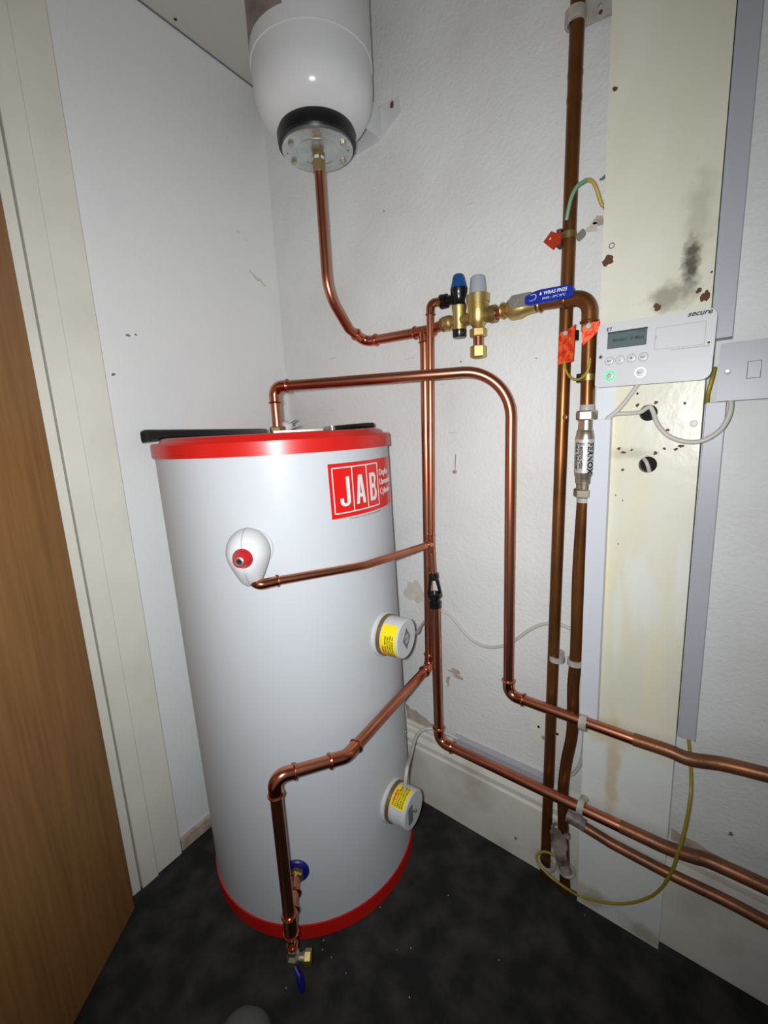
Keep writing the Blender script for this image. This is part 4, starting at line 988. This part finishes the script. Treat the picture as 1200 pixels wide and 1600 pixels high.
MB().tube(smooth(ce_pts, 8), 0.0029, 12).build('sheath', M['earth'], t)
cablerun('earth_wire', [at(x, y, d) for x, y, d in ((1117, 575, .020), (1113, 590, .036), (1109, 604, .037), (1106, 616, .034), (1105, 630, .020))], 0.0033, 'earth', 'green and yellow wire showing between the control box and the fused switch', 'wire')
cb = 0.0040
cablerun('supply_cable', [at(x, y, d) for x, y, d in ((997, 600, .050), (988, 613, .049), (975, 630, .049), (962, 644, .051), (950, 653, .052), (946, 660, .054))], cb, 'cable', 'pale cable from under the control box into the left trunking', group='supply cables on the board')
cablerun('supply_cable', [at(x, y, d) for x, y, d in ((949, 662, .054), (953, 652, .052), (964, 647, .048), (982, 646, .047), (1000, 644, .048), (1010, 638, .050), (1016, 636, .052), (1021, 645, .052), (1025, 658, .054), (1035, 673, .056), (1050, 684, .056), (1070, 690, .055), (1092, 690, .055), (1112, 682, .054), (1128, 669, .052), (1138, 652, .050), (1142, 636, .048), (1142, 622, .046))], cb, 'cable', 'pale cable looping past the upper hole and up to the fused switch', group='supply cables on the board')
cablerun('fused_switch_cable', [at(x, y, d) for x, y, d in ((1005, 715, .020), (1010, 722, .026), (1013, 730, .026), (1016, 742, .018))], 0.0036, 'cable', 'short piece of pale cable seen inside the lower hole in the board')
hc1 = o1 + d1_ * 0.045 + V((0, 0.044, 0.0))
cablerun('heater_cable', [hc1 - V((0, 0.012, 0)), at(652, 988, 0.14), at(657, 980, 0.07), at(664, 971, 0.022), at(674, 962, 0.014), at(686, 955, 0.012), at(700, 959, 0.006), at(715, 975, 0.005), at(735, 998, 0.005), at(758, 1010, 0.005), at(782, 1010, 0.005), at(805, 1000, 0.005), at(828, 984, 0.005), at(850, 975, 0.005), at(872, 975, 0.005), at(892, 983, 0.005), at(905, 995, 0.006), at(912, 1010, 0.006), at(915, 1030, 0.007), at(914, 1080, 0.007), at(913, 1130, 0.008), at(912, 1165, 0.010), at(907, 1192, 0.012), at(897, 1208, 0.012), at(886, 1213, 0.012)], 0.0040, 'cable', 'thin pale cable from the upper heater cap waving along the wall behind the pipes', group='immersion heater cables')
hc2 = o2 + d2_ * 0.035 + V((0, 0.0, 0.044))
cablerun('heater_cable', [hc2 - V((0, 0, 0.010)), hc2 + V((0.002, 0.012, 0.05)), at(642, 1180, 0.16), at(650, 1152, 0.09), at(662, 1140, 0.05), at(680, 1139, 0.030), at(700, 1147, 0.022), at(722, 1158, 0.012)], 0.0046, 'cable', 'pale cable rising from the lower heater cap to the skirting trunking', group='immersion heater cables')
# pale cable end showing past the cylinder edge above the skirting
cablerun('loose_cable', [at(628, 1090, 0.02), at(633, 1108, 0.018), at(634, 1122, 0.018), at(630, 1134, 0.018), at(622, 1145, 0.018)], 0.0040, 'ivory', 'bit of white cable bulging past the cylinder edge above the skirting')

# ------------------------------------------------------------------ socket, control box, fused switch
q0 = at(832, 1111, 0.012); q1 = at(832, 1158, 0.012)
t = thing('blank_plate', (q0.x, 0, q1.z), 'white wall plate with two screws low down behind the old brown pipes', 'wall plate')
W_ = 0.092
MB().plate((V((q0.x, -0.001, q1.z)), V((1, 0, 0)), V((0, 0, 1))), rrect(0, 0, W_, 0.086, 0.004), 0, 0.009).build('plate', M['cream'], t, bevel=0.0015)
for u_x in (0.015, 0.060):
    MB().lathe((q0.x + u_x, -0.0098, q1.z + 0.045), (0, -1, 0), [(0, 0.0035), (0.0012, 0.003)], 14).build('screw', M['blackprint'], t)
MB().lathe((q0.x + 0.028, -0.0098, q1.z + 0.020), (0, -1, 0), [(0, 0.006), (0.001, 0.0055)], 18).build('knockout', M['greyplate'], t)

# control box
bl_, br_, tl_, tr_ = at(929, 606, 0.068), at(1110, 590, 0.068), at(936, 506, 0.068), at(1125, 478, 0.068)
cu_ = V((tr_.x - tl_.x, 0, tr_.z - tl_.z)); cw = (V((br_.x - bl_.x, 0, br_.z - bl_.z)).length + cu_.length) / 2 ; 
cu_ = (V((br_.x - bl_.x, 0, br_.z - bl_.z)).normalized() + cu_.normalized()).normalized(); cv_ = V((-cu_.z, 0, cu_.x))
chh = ((tl_ - bl_).length + (tr_ - br_).length) / 2
co = V((bl_.x, -0.068, bl_.z))
t = thing('heating_controller', co, 'white wall controller with a small screen and round buttons on the cream board', 'control box')
fr = (co, cu_, cv_)
body = MB().plate(fr, rrect(0, 0, cw, chh, [0.007, 0.014, 0.014, 0.007], 8), -0.0255, 0).build('case', M['white'], t, bevel=0.0018)
def inv(x, y):     # pixel -> case coordinates
    p = at(x, y, 0.068) - co; return p.dot(cu_), p.dot(cv_)
def fnc(x, y, out=0.0003):
    u0, v0 = inv(x, y); return lambda p: co + cu_ * (u0 + p.x) + cv_ * (v0 + p.y) + V((0, -out - p.z, 0))
sx0, sy0 = inv(948.5, 546); sx1, sy1 = inv(1012, 510)
sxa, sya = inv(949, 521); 
scr = MB().plate(fr, rrect(sx0, sy0, sx1, sy1 - 0.001, 0.001), 0, 0.0006).build('screen', M['lcd'], t, label='grey green screen')
MB().plate(fr, rrect(sx0 - 0.0004, sy1 - 0.0035, sx1 + 0.0004, sy1 - 0.0005, 0.0005), 0.0006, 0.0009).build('screen_shade', M['lcdink'], scr)
tx = MB().text('Boost1 : 0 Mins', 0.0078, fnc(957, 534.5, 0.0008), ex=0.0001, bold=0.0003); tx.text('12:06', 0.0052, fnc(996, 519, 0.0008), ex=0.0001)
tx.build('screen_text', M['lcdink'], scr)
# flap outline
fx0, fy0 = inv(1022, 547); fx1, fy1 = inv(1104, 505)
fm = MB().plate(fr, rrect(fx0, fy0, fx1, fy1 + 0.004, 0.002), 0, 0.0003, holes=[rrect(fx0 + 0.0006, fy0 + 0.0006, fx1 - 0.0006, fy1 + 0.0034, 0.002)]); fm.build('flap', M['greyplate'], t)
tx = MB().text('secure', 0.0115, fnc(1074, 495), ex=0.0001, bold=0.0003, shear=0.35, sx=1.05)
tx.text("E7", 0.0085, fnc(948, 518), ex=0.0001, bold=0.0002)
tx.build('printed_name', M['blackprint'], t)
tx = MB().text('ELECTRONIC SEVEN WATER HEATER CONTROLLER', 0.0026, fnc(1049, 547.5), ex=0.0001, sx=0.85)
p_ = inv(1024, 531); tx.text('TEST', 0.003, lambda p: co + cu_ * (p_[0] - p.y + 0.002) + cv_ * (p_[1] + p.x) + V((0, -0.0003 - p.z, 0)), ex=0.0001)
tx.build('small_print', M['greyprint'], t)
for (x, y, s_) in ((952, 564, 'Back'), (968.5, 562, '-'), (986.5, 559.5, '+'), (1005, 557.5, 'Select')):
    u0, v0 = inv(x, y); c_ = co + cu_ * u0 + cv_ * v0
    b_ = MB().lathe(c_, (0, -1, 0), [(0, 0.0070), (0.0010, 0.0068), (0.0014, 0.0055)], 28).build('button', M['white'], t)
    MB().torus(c_, (0, -1, 0), 0.0073, 0.0003, 28, 6).build('button_rim', M['greyplate'], b_)
    z_ = 0.0032 if len(s_) > 1 else 0.010
    MB().text(s_, z_, lambda p, c_=c_, z_=z_: c_ + cu_ * p.x + cv_ * (p.y - z_ * 0.33) + V((0, -0.0015 - p.z, 0)), ex=0.0001, align='CENTER', bold=0.0001).build('button_text', M['blackprint'], b_)
for (x, y, m_, s_) in ((952.5, 587, 'glowg', None), (1000.5, 582, 'gloww', 'Boost')):
    u0, v0 = inv(x, y); c_ = co + cu_ * u0 + cv_ * v0
    b_ = MB().lathe(c_, (0, -1, 0), [(0, 0.0068), (0.0010, 0.0066), (0.0014, 0.0055)], 28).build('button', M['white'], t)
    MB().torus(c_, (0, -1, 0), 0.0077, 0.0010 if s_ else 0.0014, 32, 8).build('light_ring', M[m_], b_, label='lit green ring' if m_ == 'glowg' else 'lit white ring')
    if s_:
        MB().text(s_, 0.0036, lambda p, c_=c_: c_ + cu_ * p.x + cv_ * (p.y - 0.0012) + V((0, -0.0015 - p.z, 0)), ex=0.0001, align='CENTER').build('button_text', M['blackprint'], b_)
    else:
        ps = MB().plate((c_, cu_, cv_), arcp(0, 0, 0.0032, 0.0032, 120, 420, 16) + arcp(0, 0, 0.0025, 0.0025, 420, 120, 16), 0.0014, 0.0018)
        ps.plate((c_, cu_, cv_), [(-0.0004, 0.0005), (0.0004, 0.0005), (0.0004, 0.0038), (-0.0004, 0.0038)], 0.0014, 0.0018); ps.build('power_symbol', M['blackprint'], b_)
for (x, y) in ((938.5, 558), (1107.5, 535)):
    u0, v0 = inv(x, y); c_ = co + cu_ * u0 + cv_ * v0
    sw = MB().lathe(c_, (0, -1, 0), [(0, 0.0036), (0.0010, 0.0032), (0.0010, 0.0022), (0.0003, 0.0018)], 18).build('screw', M['steel'], t)
    MB().lathe(c_ + V((0, -0.0004, 0)), (0, -1, 0), [(0, 0.0020), (0.0004, 0.0020)], 12).build('screw_recess', M['blackprint'], sw)

# fused switch
sq = [at(x, y, 0.070) for x, y in ((1118, 628), (1127, 537))]
t = thing('fused_switch', (1.160, 0, 1.160), 'grey fused spur switch box right of the controller at the edge of the view', 'switch')
MB().box((1.166, -0.034, 1.164), (1.250, -0.056, 1.245)).build('back_box', M['greyplate'], t, bevel=0.002)
MB().plate((V((1.1595, -0.056, 1.1600)), V((1, 0, 0)), V((0, 0, 1))), rrect(0, 0, 0.094, 0.0885, 0.003), 0, 0.014).build('plate', M['greyplate'], t, bevel=0.002)
c0_ = at(1137, 581, 0.0702); MB().lathe(V((c0_.x, -0.0701, c0_.z)), (0, -1, 0), [(0, 0.0042), (0.001, 0.0038), (0.0004, 0.001)], 18).build('screw', M['steel'], t)
r0_, r1_ = at(1167, 591, 0.0702), at(1190, 563, 0.0702)
MB().plate((V((r0_.x, -0.0700, r0_.z)), V((1, 0, 0)), V((0, 0, 1))), rrect(-0.0008, -0.0008, r1_.x - r0_.x + 0.0008, r1_.z - r0_.z + 0.0008, 0.001), 0, 0.0003).build('rocker_gap', M['blackprint'], t)
MB().plate((V((r0_.x, -0.0702, r0_.z)), V((1, 0, 0)), V((0, 0, 1))), rrect(0, 0, r1_.x - r0_.x, r1_.z - r0_.z, 0.001), 0, 0.0016).build('rocker', M['greyplate'], t, bevel=0.0005)

# ------------------------------------------------------------------ shoe tip at the bottom edge
o = atz(395, 1568, 0.05) + V((fw.x, fw.y, 0)).normalized() * 0.013
back = V((CAM.x - o.x, CAM.y - o.y, 0)).normalized(); back = (V((-fw.x, -fw.y, 0)).normalized() * 0.95 + V((rt.x, rt.y, 0)) * -0.15).normalized(); sd = V((-back.y, back.x, 0))
t = thing('shoe', (o.x, o.y, 0), 'grey canvas shoe with only its rounded toe showing at the bottom of the floor', 'shoe')
rs = []; rs2 = []
NL = 24
for i in range(NL + 1):
    u = i / NL; x = 0.27 * u
    wd = 0.051 * (math.sqrt(max(0.0, 1 - (1 - min(1, u / 0.20)) ** 2)) * 0.96 + 0.04) * (1 - 0.13 * math.exp(-((u - 0.62) / 0.2) ** 2)) * (1 if u < 0.86 else math.sqrt(max(0.05, 1 - ((u - 0.86) / 0.145) ** 2)))
    ht = (0.030 + 0.022 * min(1, u / 0.2) + 0.045 * max(0, min(1, (u - 0.35) / 0.3))) * (math.sqrt(max(0.03, 1 - (1 - min(1, u / 0.12)) ** 2)))
    c = V((o.x, o.y, 0)) + back * x
    rs.append([c + sd * wd * math.cos(a) * (0.97) + V((0, 0, 0.016 + max(0.0, math.sin(a)) ** 0.8 * (ht))) for a in [2 * math.pi * k / 24 for k in range(24)]])
    rs2.append([c + sd * (wd + 0.003) * q + V((0, 0, z)) for q, z in ((-1, 0.002), (1, 0.002), (1, 0.020), (-1, 0.020))])
MB().rings(rs).build('upper', M['shoe'], t, sharp=80)
oc = V((o.x, o.y, 0)) + back * 0.20
MB().rings([[oc + back * (0.050 * q * math.cos(a)) + sd * (0.030 * q * math.sin(a)) + V((0, 0, z)) for a in [2 * math.pi * k / 24 for k in range(24)]] for q, z in ((1.06, 0.100), (1.0, 0.122), (0.9, 0.122), (0.85, 0.108))]).build('ankle_collar', M['shoe'], t)
for q in (0.085, 0.105, 0.125):
    lc_ = V((o.x, o.y, 0)) + back * q
    MB().tube(smooth([lc_ + sd * -0.026 + V((0, 0, 0.060 + q * 0.12)), lc_ + V((0, 0, 0.078 + (q - 0.085) * 0.75)), lc_ + sd * 0.026 + V((0, 0, 0.060 + q * 0.12))], 5), 0.0028, 8).build('lace', M['ivory'], t)
MB().rings(rs2).build('sole', M['rubber'], t)

# bits of lint on the carpet
lt = MB(); rnd = random.Random(4)
for (x, y) in ((505, 1484), (519, 1496), (588, 1410), (593, 1418), (596, 1404), (620, 1484), (448, 1544), (642, 1483), (600, 1400), (913, 1430), (640, 1560), (505, 1470), (540, 1520), (700, 1400), (780, 1500)):
    q = atz(x, y, 0.0); lt.lathe(q + V((0, 0, 0.0005)), V((rnd.uniform(-1, 1), rnd.uniform(-1, 1), 0.5)), [(0, 0.0006), (0.0015, 0.0012), (0.003, 0.0005)], 6)
tag(lt.build('carpet_lint', M['plaster_l']), 'specks of pale lint scattered on the charcoal carpet', 'lint', None, 'stuff')
